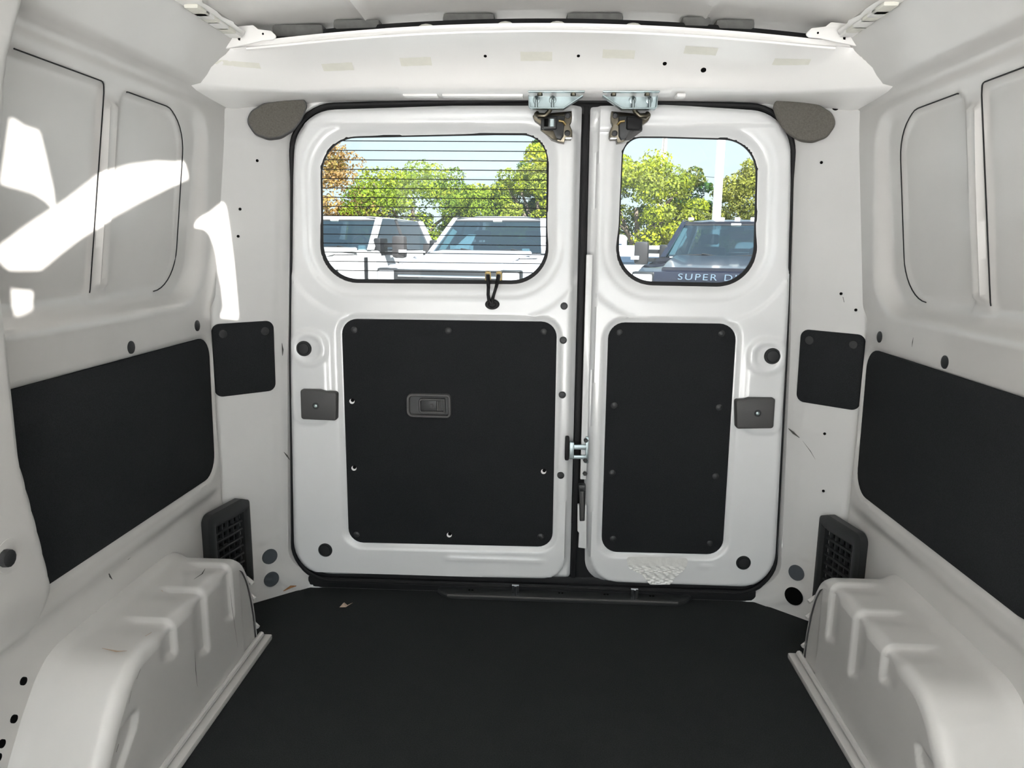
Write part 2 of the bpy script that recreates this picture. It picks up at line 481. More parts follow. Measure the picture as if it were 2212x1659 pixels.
# ------------------------------------------------------------------ rear frame (pillars round the door opening)
def frame_y(P):
    ax = np.abs(P[:, 0])
    y = np.minimum(1.858, 1.764 + 0.9 * (0.70 - ax))
    z = P[:, 1]
    s, _ = sdf(P, OPENING)
    y = y + 0.010 * (1 - sm(s / 0.010))                                   # rolled edge at the opening
    y = y - 0.005 * (1 - sm((s - 0.040) / 0.005)) * sm((s - 0.012) / 0.005) * sm((0.10 - z) / 0.03)       # corner gusset at the bottom
    y = y - 0.004 * sm((s - 0.018) / 0.005)
    plate = rpoly([(0.60, 1.30), (0.7185, 1.30), (0.7165, 1.152), (0.60, 1.152)], 0.004, 3)
    s2, _ = sdf(np.stack([ax, z], 1), plate)
    y = y - 0.0025 * sm(-s2 / 0.003 + 0.5)
    for zz in (0.30, 0.175, 0.148):
        y = y + 0.0012 * np.exp(-((z - zz) / 0.0025) ** 2) * sm((ax - 0.63) / 0.01)
    for (cx, cz) in ((0.690, 0.485), (0.665, 0.487), (0.688, 0.161), (0.664, 0.168)):
        d = np.hypot(ax - cx, z - cz); y = y - 0.0025 * sm((0.008 - d) / 0.004)
    return y
v, f = sheet(-0.775, 0.775, -0.01, 1.275, 0.0055, lambda P: np.stack([P[:, 0], frame_y(P), P[:, 1]], 1), holes=[OPENING])
rim = resample(OPENING, 0.01)
v2, f2 = strip(rim, lambda P: np.stack([P[:, 0], frame_y(P), P[:, 1]], 1), (0, 0.03, 0))
v, f = cat_meshes([(v, f), (v2, f2)])
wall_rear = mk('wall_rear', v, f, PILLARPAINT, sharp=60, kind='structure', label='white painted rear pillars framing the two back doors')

# black backing behind all gaps round the doors: the rubber seal
def offs(poly, d):
    return inset(ccw(poly), d)
O1 = resample(ccw(OPENING), 0.012)
O_in, O_out = inset(O1, 0.030), inset(O1, -0.004)
seal_parts = [ringslab(DOORF, O_out, O_in, -0.030, -0.020, -0.030, 0.003)]
seal = mk('door_seal', *cat_meshes(seal_parts), RUBBER, label='black rubber seal running round the rear door opening', cat='door seal', origin=(0, 1.86, 0.02))
# round bead of the seal
bead = inset(O1, 0.003)
brad = [0.0030 + 0.0035 * float(sm(np.array([(p[1] - 1.05) / 0.1]))[0] + sm(np.array([(0.16 - p[1]) / 0.06]))[0]) for p in bead]
mk('seal_bead', *tube([DOORF.p(p, -0.014)[0] for p in bead], brad, 8, True), RUBBER, seal)
v, f = box((0.088, 1.874, 0.03), (0.160, 1.886, 1.262), 0.002)
mk('centre_strip', v, f, RUBBER, seal)
v, f = box((0.112, 1.850, 0.05), (0.124, 1.866, 1.245), 0.003)
mk('centre_lip', v, f, RUBBER, seal)
v, f = box((0.085, 1.866, 0.0), (0.235, 1.880, 0.20), 0.002)
mk('centre_foot', v, f, RUBBER, seal)

# ------------------------------------------------------------------ header over the doors
HP = [(1.885, 1.2560, 0), (1.84, 1.2585, 0), (1.79, 1.2600, 0), (1.762, 1.2615, 0), (1.750, 1.2640, 0), (1.7435, 1.2695, 0.05), (1.739, 1.279, 0.15), (1.727, 1.298, 0.35),
      (1.708, 1.3170, 0.6), (1.683, 1.3330, 0.85), (1.655, 1.3450, 1), (1.630, 1.3520, 1), (1.6185, 1.3545, 1), (1.6145, 1.3575, 1), (1.6130, 1.3640, 1)]
HW = [0, 0.25, 0.62, 0.9, 1, 1, 1, 1, 0.88, 0.68, 0.42, 0.2, 0.1, 0, 0]
def header_point(x, k):
    y, z, c = HP[k]
    ax = abs(x)
    e = sm(np.array([(ax - 0.36) / 0.22]))[0]
    if k <= 5:          # softer roll towards the pillars
        z = z - e * 0.006 * (k / 5.0); y = y + e * (0.012 if 3 <= k <= 5 else 0)
    if k in (6,): y = y + e * 0.004
    e2 = min(1.0, max(0.0, (ax - 0.46) / 0.235)) ** 2.2        # the beam sweeps forward into the roof rails
    y = y - 0.205 * e2 * HW[k]
    z = z - e2 * [0.040, 0.036, 0.032, 0.029, 0.027, 0.024, 0.019, 0.015, 0.008, 0.004, 0, 0, 0, 0, 0][k]
    return np.array([x, y, z - 0.098 * x * x * c])
def header_grid(x0, x1, n, off=0.0, k0=0, k1=None, kfine=None):
    xs = np.linspace(x0, x1, n); k1 = len(HP) if k1 is None else k1
    G = np.array([[header_point(x, k) for k in range(k0, k1)] for x in xs])
    if off:
        du = np.gradient(G, axis=0); dv = np.gradient(G, axis=1)
        N = np.cross(du, dv); N /= np.linalg.norm(N, axis=2, keepdims=True)
        if N[n // 2, (k1 - k0) // 2][1] > 0: N = -N
        G = G + N * off
    m = G.shape[1]
    F = [(i * m + j, i * m + j + 1, (i + 1) * m + j + 1, (i + 1) * m + j) for i in range(n - 1) for j in range(m - 1)]
    return G.reshape(-1, 3), F
v, f = header_grid(-0.735, 0.735, 81)
trim_1 = mk('trim_1', v, f, PAINT, sharp=60, kind='structure', label='white curved steel header beam above the rear doors')
def header_on(x, t, off):
    """point on the beam face; t runs 0 at the lower lip to 1 at the top"""
    a = 5 + t * 7; k = min(int(a), 11); w = a - k
    p = header_point(x, k) * (1 - w) + header_point(x, k + 1) * w
    d = header_point(x, k + 1) - header_point(x, k)
    nrm = np.array([0, -d[2], d[1]]); nrm /= np.linalg.norm(nrm)
    if nrm[1] > 0: nrm = -nrm
    return p + nrm * off, nrm
# raised centre cover with its returned ends
v, f = header_grid(-0.309, 0.300, 31, 0.0045, 2, 15)
m = 13
parts = [(v, f)]
for i in (0, 30):
    a = v[i * m:(i + 1) * m]; b = np.array([header_point(a[0][0], k) for k in range(2, 15)])
    parts.append((np.vstack([a, b]), [(j, j + 1, m + j + 1, m + j) for j in range(m - 1)]))
mk('header_cover', *cat_meshes(parts), PAINT, trim_1, sharp=50)
# long narrow bevel along the top flange
mk('top_flange', *cat_meshes([tube([header_on(x, 0.985, 0.004)[0] for x in np.linspace(-0.60, 0.60, 41)], 0.0035, 6)]), PAINT, trim_1)
# under-lip tabs
for x0, x1 in ((-0.305, -0.225), (-0.215, -0.03), (0.315, 0.335)):
    v, f = box((x0, 1.765, 1.2515), (x1, 1.80, 1.2595), 0.003); mk('lip_tab', v, f, PAINT, trim_1)
# holes
for (x, t, r) in ((-0.110, 0.50, 0.0035), (0.090, 0.50, 0.0035), (0.276, 0.42, 0.0045), (0.362, 0.33, 0.006)):
    p, n_ = header_on(x, t, 0.0052 if abs(x) < 0.3 else 0.0008)
    fr = Fr(p, (1, 0, 0), np.cross(n_, (1, 0, 0)), n_)
    mk('screw_hole', *lathe(fr, (0, 0), [(r, -0.002), (r, 0.0002)], 12), HOLE, trim_1)
# strips of tape residue
for (x, t) in ((-0.625, 0.42), (-0.437, 0.40), (-0.262, 0.45), (0.0, 0.49), (0.175, 0.54), (0.345, 0.62), (0.535, 0.52)):
    rows = []
    for dx in np.linspace(-0.034, 0.034, 7):
        for dt in (-0.062, 0.062):
            p, n_ = header_on(x + dx, t + dt + 0.004 * math.sin(dx * 300), 0.0052 if abs(x) < 0.3 else 0.0008); rows.append(p)
    mk('tape_strip', np.array(rows), [(2 * i, 2 * i + 1, 2 * i + 3, 2 * i + 2) for i in range(6)], TAPE, trim_1)

# ------------------------------------------------------------------ roof
def roof_z(P):
    x, y = P[:, 0], P[:, 1]
    z = 1.404 - 0.10 * x * x
    for xs in (-0.61, -0.362, 0.345, 0.61):
        z = z - 0.010 * np.exp(-((x - xs - 0.01 * (y - 1.6)) / 0.006) ** 2)
    for xs in (-0.085, 0.10, 0.2):
        z = z - 0.0025 * np.exp(-((x - xs) / 0.008) ** 2)
    z = z - 0.9 * np.maximum(0, y - 1.74) ** 1.3                     # turns down behind the header
    z = z - 2.4 * np.maximum(0, np.abs(x) - 0.68) ** 1.2 * sm((y - 0.62) / 0.1)   # turns down outside the rails
    return np.stack([x, y, z], 1)
v, f = sheet(-0.84, 0.84, -1.55, 2.02, 0.012, roof_z, flip=True)
ceiling = mk('ceiling', v, f, PAINT_DULL, sharp=60, kind='structure', label='bare white roof skin with pressed ribs over the cargo bay')
# grey blocks standing in for the shaded recesses between roof skin and header
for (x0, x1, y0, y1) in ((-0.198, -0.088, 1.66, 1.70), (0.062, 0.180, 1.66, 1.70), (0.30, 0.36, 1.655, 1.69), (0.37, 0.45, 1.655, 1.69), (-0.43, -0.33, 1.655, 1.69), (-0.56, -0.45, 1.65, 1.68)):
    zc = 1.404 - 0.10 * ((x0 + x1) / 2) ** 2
    v, f = box((x0, y0, zc - 0.030), (x1, y1 + 0.05, zc - 0.004), 0.008); mk('recess_block', v, f, RECESSGREY, ceiling)
gx = np.linspace(-0.61, 0.61, 41)  # black strip painted in for the shade of the gap above the header
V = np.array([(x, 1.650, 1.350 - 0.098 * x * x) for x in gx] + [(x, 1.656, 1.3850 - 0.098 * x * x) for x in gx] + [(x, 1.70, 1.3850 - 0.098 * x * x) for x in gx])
mk('roof_gap_shade', V, [(i + 41 * k, i + 1 + 41 * k, i + 42 + 41 * k, i + 41 + 41 * k) for k in (0, 1) for i in range(40)], RUBBER, ceiling)
# beads of sealant on the header flange
for x in (-0.226, -0.063, 0.043, 0.197):
    p = header_point(x, 14)
    fr = Fr(p + np.array([0, 0.012, -0.004]), (1, 0, 0), (0, 1, 0), (0, 0, 1))
    mk('sealant_blob', *lathe(fr, (0, 0), [(0.019, 0), (0.017, 0.006), (0.011, 0.0095), (0.004, 0.011)], 14, 0.5), SEALANT, trim_1)

# rails: flange along the roof edge, stitched with sealant
for s, nm in ((-1, 'left'), (1, 'right')):
    ys = np.linspace(0.62, 1.585, 60)
    rows = []
    for y in ys:
        j = 0.004 * math.sin(y * 90) * (1 if math.sin(y * 47) > -0.2 else 0.2)
        rows += [(s * 0.622, y, 1.331), (s * 0.612, y, 1.3335 + j * 0.3), (s * (0.596 + j), y, 1.334), (s * (0.592 + j), y, 1.342)]
    F = [(4 * i + k, 4 * i + k + 1, 4 * i + k + 5, 4 * i + k + 4) for i in range(59) for k in range(3)]
    trim = mk('trim_%d' % (2 if s < 0 else 3), np.array(rows), F, PAINT_DULL, kind='structure', sharp=70, label='white %s roof rail flange with sealed seam' % nm)
    for k, y in enumerate((1.560, 1.525, 1.49, 1.46, 1.43, 1.405)):
        w = 0.015 + 0.005 * (k % 3)
        v, f = box((-0.013, y - w, 1.326), (0.013, y + w, 1.3335), 0.003)
        v[:, 0] = s * (0.606 + v[:, 0]); v[:, 2] += 0.0
        mk('sealant_patch', v, f if s > 0 else [g[::-1] for g in f], SEALANT if k % 2 else PAINT_DULL, trim)

# corner brackets where rail and header meet
BRK = [(-0.671, 1.346), (-0.647, 1.349), (-0.638, 1.355), (-0.585, 1.359), (-0.575, 1.351), (-0.548, 1.348), (-0.536, 1.337), (-0.545, 1.331), (-0.568, 1.329), (-0.600, 1.322), (-0.646, 1.314), (-0.663, 1.329)]
for s, nm in ((-1, 'left'), (1, 'right')):
    fr = Fr((0, 1.594, -0.003), (1, 0, 0), (0, 0, 1), (0, -1, 0))
    P = np.array(BRK); P[:, 0] *= -s * 0.986
    if s > 0: P[:, 0] += 0.004; P[:, 1] += 0.003
    P = rpoly(P, 0.004, 2)
    v, f = slab(fr, P, -0.002, 0.002, 0.0008, True)
    br = mk('roof_bracket', v, f, PAINT, label='small white steel bracket at the upper %s corner of the header' % nm, cat='bracket', group='header corner brackets')
    c = (s * 0.608, 1.339)
    hole = [(c[0] - 0.004, c[1] + 0.006), (c[0] + 0.005, c[1] + 0.006), (c[0] + 0.003, c[1] - 0.010), (c[0] - 0.001, c[1] - 0.009)]
    mk('slot', *slab(fr, hole, 0.0012, 0.0026), HOLE, br)
    mk('washer', *lathe(fr, (c[0], c[1] + 0.007), [(0.009, 0.0015), (0.008, 0.0035), (0.004, 0.004)], 14, 0.5), PAINT, br)
    mk('rivet_hole', *lathe(fr, (s * 0.557, 1.342), [(0.0022, 0.0012), (0.0022, 0.0024)], 10), HOLE, br)
    # folded gusset under the bracket
    pts = np.array([(s * 0.660, 1.618, 1.322), (s * 0.560, 1.618, 1.330), (s * 0.585, 1.650, 1.316), (s * 0.648, 1.650, 1.306)])
    mk('gusset', np.vstack([pts, pts + (0, 0.004, 0.006)]), [(0, 1, 2, 3), (4, 7, 6, 5), (0, 4, 5, 1), (1, 5, 6, 2), (2, 6, 7, 3), (3, 7, 4, 0)], PAINT, br, smooth=False)

# ------------------------------------------------------------------ rear doors
def door_fn(outer, main, win, board, hx, s):
    def fn(P):
        x, z = P[:, 0], P[:, 1]
        dO = -sdf(P, outer)[0]; dM = sdf(P, main)[0]; dW = sdf(P, win)[0]; dB = sdf(P, board)[0]
        p = np.zeros(len(P))
        p -= 0.011 * (1 - sm(dO / 0.014)) ** 2
        p -= 0.014 * sm(dM / 0.007 + 0.3)
        p -= 0.016 * (1 - sm(dW / 0.030)) ** 1.6
        low = sm((0.98 - z) / 0.15)
        p -= 0.0045 * (1 - sm((dW - 0.036) / 0.007)) * (0.35 + 0.65 * low)
        p -= 0.0045 * (1 - sm((dW - 0.088) / 0.007)) * sm((z - 0.60) / 0.1) * sm((dB - 0.004) / 0.01)
        p -= 0.009 * (1 - sm((dB - 0.003) / 0.011))
        # head band: shallow stepped swage above the glass
        top = sm((z - 1.186 - 0.012 * sm((np.abs(x - 0.115) - 0.20) / 0.08)) / 0.007)
        p += 0.005 * top
        # column for the hinges
        d = np.abs(x - hx)
        col = rpoly([(hx - 0.048, 0.70), (hx + 0.048, 0.70), (hx + 0.048, 0.46), (hx - 0.048, 0.46)], 0.03, 5)
        dc = sdf(P, col)[0]; p += 0.005 * sm(-dc / 0.010 + 0.5)
        r = np.hypot(x - hx + s * 0.002, z - 0.658)
        p += 0.004 * sm((0.050 - r) / 0.006) - 0.005 * sm((0.032 - r) / 0.005)
        # swage along the foot
        foot = np.exp(-((z - 0.100) / 0.006) ** 2) * sm((x - (board[:, 0].min() + 0.25)) / 0.03) * sm((board[:, 0].max() - 0.01 - x) / 0.03)
        p += 0.003 * foot
        return np.stack([x, YD - p, z], 1)
    return fn

def clip_disc(parent, x, z, h, r=0.0085, m=PLASTIC, name='clip'):
    mk(name, *lathe(DOORF, (x, z), [(r, h), (r * 0.95, h + 0.0015), (r * 0.6, h + 0.003), (r * 0.2, h + 0.0035)], 14), m, parent)

def build_door(name, outer, main, win, board, hx, s, label):
    fn = door_fn(outer, main, win, board, hx, s)
    lo, hi = outer.min(0), outer.max(0)
    v, f = sheet(lo[0] - 0.01, hi[0] + 0.01, lo[1] - 0.01, hi[1] + 0.01, 0.0055, fn, holes=[win], outer=outer)
    ro, rw = resample(outer, 0.01), resample(win, 0.008)
    parts = [(v, f), strip(ro, fn, (0, 0.028, 0)), strip(rw, fn, (0, 0.004, 0))]
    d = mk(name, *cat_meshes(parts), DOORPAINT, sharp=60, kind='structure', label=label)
    # felt board in its pocket
    tb = mk('trim_board', *slab(DOORF, inset(board, 0.001), -0.009, -0.0035, 0.002), FELT, d, sharp=30)
    # glass with its black gasket
    gk = inset(ccw(rw), -0.020)
    gi = inset(ccw(rw), 0.0028)
    v, f = ringslab(DOORF, gk, gi, -0.0275, -0.0215, -0.0275, 0.001)
    mk('window_gasket', v, f, RUBBER, d)
    v, f = slab(DOORF, inset(ccw(win), -0.023), -0.032, -0.0262)
    f = [f[-1]]
    wg = mk('window_glass', v, f, WINGLASS, d, smooth=False)
    # outer skin behind the board and the frame: closes the door to daylight
    v, f = sheet(lo[0] - 0.004, hi[0] + 0.004, lo[1], hi[1], 0.012, lambda P: np.stack([P[:, 0], np.full(len(P), YD + 0.055), P[:, 1]], 1), holes=[inset(ccw(win), -0.024)], outer=outer)
    mk('outer_skin', v, f, PAINT, d)
    v, f = strip(resample(ccw(inset(ccw(win), -0.024)), 0.01), lambda P: np.stack([P[:, 0], np.full(len(P), YD + 0.030), P[:, 1]], 1), (0, 0.026, 0))
    mk('window_return', v, f, RUBBER, d)
    return d, tb, wg

door_1, board_1, glass_1 = build_door('door_1', DOOR_L, MAIN_L, WIN_L, BOARD_L, -0.570, -1, 'wide white left rear door with felt board and heated window')
door_2, board_2, glass_2 = build_door('door_2', DOOR_R, MAIN_R, WIN_R, BOARD_R, 0.580, 1, 'narrow white right rear door with felt board and clear window')

for (x, z) in ((-0.452, 0.706), (-0.213, 0.708), (0.027, 0.709), (-0.461, 0.159), (0.029, 0.168)): clip_disc(board_1, x, z, -0.0035)
for (x, z) in ((0.215, 0.710), (0.465, 0.712), (0.208, 0.525), (0.471, 0.525), (0.210, 0.347), (0.473, 0.345), (0.218, 0.168), (0.469, 0.163)): clip_disc(board_2, x, z, -0.0035)
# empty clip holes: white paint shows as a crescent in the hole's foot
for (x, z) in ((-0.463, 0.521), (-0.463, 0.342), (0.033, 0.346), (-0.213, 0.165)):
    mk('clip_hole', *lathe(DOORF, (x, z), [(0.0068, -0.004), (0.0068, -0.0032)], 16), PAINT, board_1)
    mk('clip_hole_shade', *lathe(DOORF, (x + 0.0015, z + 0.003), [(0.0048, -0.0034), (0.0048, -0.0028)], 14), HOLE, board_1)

# defroster lines on the left glass
zs = [1.1663 - 0.02235 * k for k in range(15)]
for k, z in enumerate(zs):
    s_pts = WIN_L
    xsn = []
    n = len(WIN_L)
    for i in range(n):
        a, b = WIN_L[i], WIN_L[(i + 1) % n]
        if (a[1] - z) * (b[1] - z) < 0: xsn.append(a[0] + (b[0] - a[0]) * (z - a[1]) / (b[1] - a[1]))
    if len(xsn) >= 2:
        v, f = box((min(xsn) - 0.006, YD + 0.0245, z - 0.0010), (max(xsn) + 0.006, YD + 0.0255, z + 0.0010))
        mk('defroster_line', v, f, RUBBER, glass_1, smooth=False)

# defroster connectors and their leads into the grommet
for i, x in enumerate((-0.1155, -0.0880)):
    v, f = slab(DOORF, rpoly([(x - 0.0075, 0.857), (x + 0.0075, 0.857), (x + 0.0075, 0.832), (x - 0.0075, 0.832)], 0.002, 3), -0.029, -0.022, 0.002)
    cn = mk('wire_connector', v, f, GOLD, door_1)
    v, f = box((x - 0.005, YD + 0.013, 0.838), (x + 0.005, YD + 0.022, 0.850), 0.0015); mk('terminal', v, f, BRASSY, cn)
    for dx in (-0.005, 0.005):
        mk('solder_dot', *lathe(DOORF, (x + dx, 0.8545), [(0.0016, -0.0225), (0.0012, -0.0205), (0.0004, -0.020)], 8), CHROME, cn)
xa = [(-0.1145, YD + 0.013, 0.846), (-0.1130, YD + 0.004, 0.832), (-0.1120, YD - 0.004, 0.818), (-0.1125, YD - 0.006, 0.800), (-0.1105, YD - 0.006, 0.786), (-0.104, YD - 0.006, 0.778)]
xb = [(-0.0885, YD + 0.013, 0.846), (-0.0900, YD + 0.004, 0.832), (-0.0930, YD - 0.004, 0.818), (-0.0985, YD - 0.006, 0.800), (-0.1015, YD - 0.006, 0.788), (-0.101, YD - 0.006, 0.778)]
for w in (xa, xb):
    mk('wire', *tube(w, [0.0048, 0.0052, 0.0042, 0.0040, 0.0044, 0.0044], 8), RUBBER, door_1)
mk('wire_grommet', *lathe(DOORF, (-0.1025, 0.7755), [(0.0180, -0.012), (0.0178, 0.003), (0.0155, 0.006), (0.010, 0.006), (0.008, 0.0035)], 22, 0.72), RUBBER, door_1)

# round caps and plugs
def cap(parent, x, z, r, h=0.0, m=PLUG, name='cap', fr=DOORF, sy=1.0, bead=True):
    mk(name, *lathe(fr, (x, z), [(r, h - 0.004), (r, h + 0.001), (r * 0.93, h + 0.0026), (r * 0.80, h + 0.0026), (r * 0.74, h + 0.0008), (r * 0.70, h + 0.0008), (r * 0.66, h + 0.0022), (r * 0.1, h + 0.0026)], 28, sy), m, parent)
cap(door_1, -0.580, 0.657, 0.0195, 0.006); cap(door_1, -0.546, 0.1135, 0.0190, 0.000)
cap(door_2, 0.590, 0.659, 0.0200, 0.006); cap(door_2, 0.558, 0.1135, 0.0190, 0.000)
for (x, z) in ((0.0755, 0.774), (0.0755, 0.689), (0.0765, 0.550), (0.0775, 0.338)):
    cap(door_1, x, z, 0.0092, 0.0, PLUG, 'plug')
# hinge covers
def hinge_cover(parent, P, sx, sz):
    P = rpoly(P, 0.007, 4)
    hc = mk('hinge_cover', *slab(DOORF, P, -0.004, 0.020, 0.005), GREYPLASTIC, parent, sharp=30)
    mk('screw_recess', *lathe(DOORF, (sx, sz), [(0.0095, 0.0195), (0.0085, 0.0212), (0.0065, 0.0212), (0.0058, 0.0202)], 18), PLASTIC, hc)
    mk('screw', *lathe(DOORF, (sx, sz), [(0.0050, 0.0195), (0.0045, 0.0222), (0.0020, 0.0232), (0.0018, 0.0222)], 14), ZINC, hc)
k_ = 0.988
hinge_cover(door_1, [(-0.590, 0.5535), (-0.540, 0.5535), (-0.525, 0.5490), (-0.496, 0.5480), (-0.499, 0.4735), (-0.591, 0.4755)], -0.551, 0.512)
hinge_cover(door_2, [(0.506, 0.5490), (0.528, 0.5510), (0.538, 0.5555), (0.602, 0.5560), (0.603, 0.4790), (0.512, 0.4755)], 0.561, 0.517)

# inside door pull
hf = Fr((0, YD, 0), (1, 0, 0), (0, 0, 1), (0, -1, 0))
ho = ccw(rpoly([(-0.321, 0.5465), (-0.213, 0.5465), (-0.206, 0.539), (-0.206, 0.490), (-0.213, 0.4825), (-0.321, 0.4835)], [0.016, 0.008, 0.008, 0.008, 0.008, 0.016], 5))
hi_ = inset(ho, 0.0085)
pull = mk('door_pull', *ringslab(hf, ho, hi_, -0.004, 0.0050, -0.0030, 0.003), GREYPLASTIC, door_1)
mk('bowl', *slab(hf, inset(ho, 0.0075), -0.006, -0.0025), PLASTIC, pull, smooth=False)
lo_ = ccw(rpoly([(-0.289, 0.5345), (-0.221, 0.5345), (-0.221, 0.4955), (-0.289, 0.4955)], [0.009, 0.003, 0.003, 0.009], 5))
mk('lever', *ringslab(hf, lo_, inset(lo_, 0.0055), -0.003, 0.0065, -0.002, 0.002), GREYPLASTIC, pull)
mk('lever_plate', *slab(hf, rpoly([(-0.281, 0.530), (-0.246, 0.530), (-0.243, 0.526), (-0.243, 0.504), (-0.246, 0.500), (-0.281, 0.500)], 0.004, 3), -0.003, 0.0020, 0.001), PLASTIC, pull)
mk('lever_dimple', *lathe(hf, (-0.256, 0.515), [(0.0062, 0.0022), (0.0050, 0.0030), (0.0035, 0.0024)], 16), GREYPLASTIC, pull)
for x in (-0.240, -0.2345):
    v, f = box((x - 0.0018, YD - 0.0035, 0.502), (x + 0.0018, YD + 0.004, 0.528), 0.0008); mk('hinge_pin', v, f, GREYPLASTIC, pull)

# torn clear tape on the foot of the right door
tp = ccw(rpoly([(0.252, 0.122), (0.415, 0.124), (0.410, 0.096), (0.385, 0.070), (0.372, 0.048), (0.318, 0.046), (0.300, 0.072), (0.262, 0.090)], 0.008, 3))
tfn = lambda P: np.stack([P[:, 0], YD - 0.0045 - 0.0022 * np.sin(P[:, 0] * 260 + 5 * np.sin(P[:, 1] * 190)) * np.cos(P[:, 1] * 300) * sm((0.108 - P[:, 1]) / 0.02), P[:, 1]], 1)
mk('clear_tape', *sheet(0.245, 0.42, 0.04, 0.128, 0.003, tfn, outer=tp), CLEARTAPE, door_2, label='torn glossy clear tape')

# ------------------------------------------------------------------ upper latches: bracket on the header, catch on each door
def latch(s, label):
    """s=-1 left of the centre line, +1 right; mirrored about x = 0.128"""
    X = lambda x: 0.128 + s * (x)            # x measured away from the centre line
    root = empty('door_latch', (X(0.08), 1.78, 1.16), label, 'latch', 'upper door latches')
    fr = Fr((0, 1.79, 0), (1, 0, 0), (0, 0, 1), (0, -1, 0))
    def mp(P): return ccw(np.array([(X(a), b) for a, b in P]))
    # bracket: back plate with folded rim
    plate = mp([(0.022, 1.2605), (0.146, 1.2605), (0.146, 1.232), (0.141, 1.2265), (0.066, 1.2265), (0.022, 1.2545)])
    bp = mk('bracket_plate', *slab(fr, plate, -0.004, 0.0), ZINC, root, smooth=False)
    mk('bracket_rim', *ringslab(fr, plate, inset(plate, 0.0035), 0.0, 0.016, 0.0, 0.001), ZINC, root, sharp=30)
    fl = [(0.020, 1.262), (0.146, 1.262)]
    v, f = box((min(X(0.020), X(0.146)), 1.745, 1.2575), (max(X(0.020), X(0.146)), 1.79, 1.2605), 0.001); mk('bracket_flange', v, f, ZINC, root)
    for a in (0.128, 0.091):
        v, f = tube([(X(a), 1.782, 1.2535), (X(a), 1.779, 1.252), (X(a), 1.776, 1.246), (X(a), 1.776, 1.2295)], 0.0036, 10); mk('bolt', v, f, ZINC, root)
        mk('bolt_boss', *lathe(fr, (X(a), 1.2485), [(0.0085, 0.0), (0.0082, 0.004), (0.0055, 0.005)], 16), ZINC, root)
    for a in (0.120, 0.045):
        mk('bolt_head', *lathe(Fr((0, 0, 1.2575), (1, 0, 0), (0, 1, 0), (0, 0, -1)), (X(a), 1.762), [(0.006, -0.001), (0.006, 0.005), (0.005, 0.006)], 6), BRASSY, root)
    # catch body on the door corner
    fc = Fr((0, 1.815, 0), (1, 0, 0), (0, 0, 1), (0, -1, 0))
    base = mp([(0.046, 1.229), (0.060, 1.2275), (0.100, 1.224), (0.130, 1.2255), (0.137, 1.218), (0.132, 1.208), (0.115, 1.196), (0.112, 1.186), (0.092, 1.166), (0.075, 1.160), (0.062, 1.158), (0.060, 1.166), (0.046, 1.166), (0.043, 1.172), (0.044, 1.186), (0.047, 1.192), (0.050, 1.199), (0.046, 1.206), (0.045, 1.216)])
    mk('catch_plate', *slab(fc, base, -0.030, 0.0, 0.002), BRASSY, root, sharp=30)
    body = mp([(0.062, 1.216), (0.116, 1.218), (0.118, 1.186), (0.092, 1.168), (0.070, 1.163), (0.064, 1.172)])
    mk('catch_body', *slab(fc, body, 0.0, 0.012, 0.003), PLASTIC, root, sharp=30)
    ramp = mp([(0.088, 1.184), (0.118, 1.184), (0.090, 1.163), (0.078, 1.162)])
    mk('catch_ramp', *slab(fc, ramp, 0.004, 0.0135, 0.002), BRASSY if s < 0 else MATS['charcoal_grey_plastic'], root, sharp=30)
    blk = mp([(0.080, 1.213), (0.114, 1.211), (0.114, 1.187), (0.110, 1.184), (0.083, 1.1855), (0.080, 1.188)])
    cb = mk('catch_block', *slab(fc, blk, 0.008, 0.024, 0.003), RUBBER if s > 0 else PLASTIC, root, sharp=30)
    if s < 0:
        slot = mp([(0.086, 1.208), (0.097, 1.2075), (0.097, 1.190), (0.086, 1.190)])
        mk('catch_slot', *slab(fc, slot, 0.022, 0.0250, 0.001), ZINC, cb, sharp=30)
        slot = mp([(0.100, 1.2085), (0.110, 1.208), (0.110, 1.190), (0.100, 1.190)])
        mk('catch_slot', *slab(fc, slot, 0.022, 0.0246, 0.001), HOLE, cb, sharp=30)
    for z in (1.219, 1.1795):
        mk('fixing_screw', *lathe(fc, (X(0.055), z), [(0.0072, 0.0), (0.0066, 0.0035), (0.0045, 0.0042), (0.004, 0.002)], 14), PLASTIC, root)
    # claw hooking up to the bracket
    v, f = tube([(X(0.128), 1.795, 1.219), (X(0.122), 1.790, 1.213), (X(0.108), 1.788, 1.2135), (X(0.100), 1.789, 1.221), (X(0.096), 1.790, 1.228)], [0.0075, 0.0065, 0.0055, 0.0055, 0.0055], 10)
    mk('claw', *(v, f), BRASSY, root)
    v, f = tube([(X(0.060), 1.803, 1.196), (X(0.066), 1.800, 1.203), (X(0.076), 1.799, 1.2045)], 0.0032, 8); mk('spring', v, f, GOLD, root)
    v, f = box((min(X(0.0445), X(0.060)), 1.80, 1.1655), (max(X(0.0445), X(0.060)), 1.815, 1.1685), 0.001); mk('catch_lip', v, f, CHROME, root)
    return root
latch(-1, 'zinc bracket and latch hanging above the top corner of the wide door')
latch(1, 'zinc bracket and latch hanging above the top corner of the narrow door')

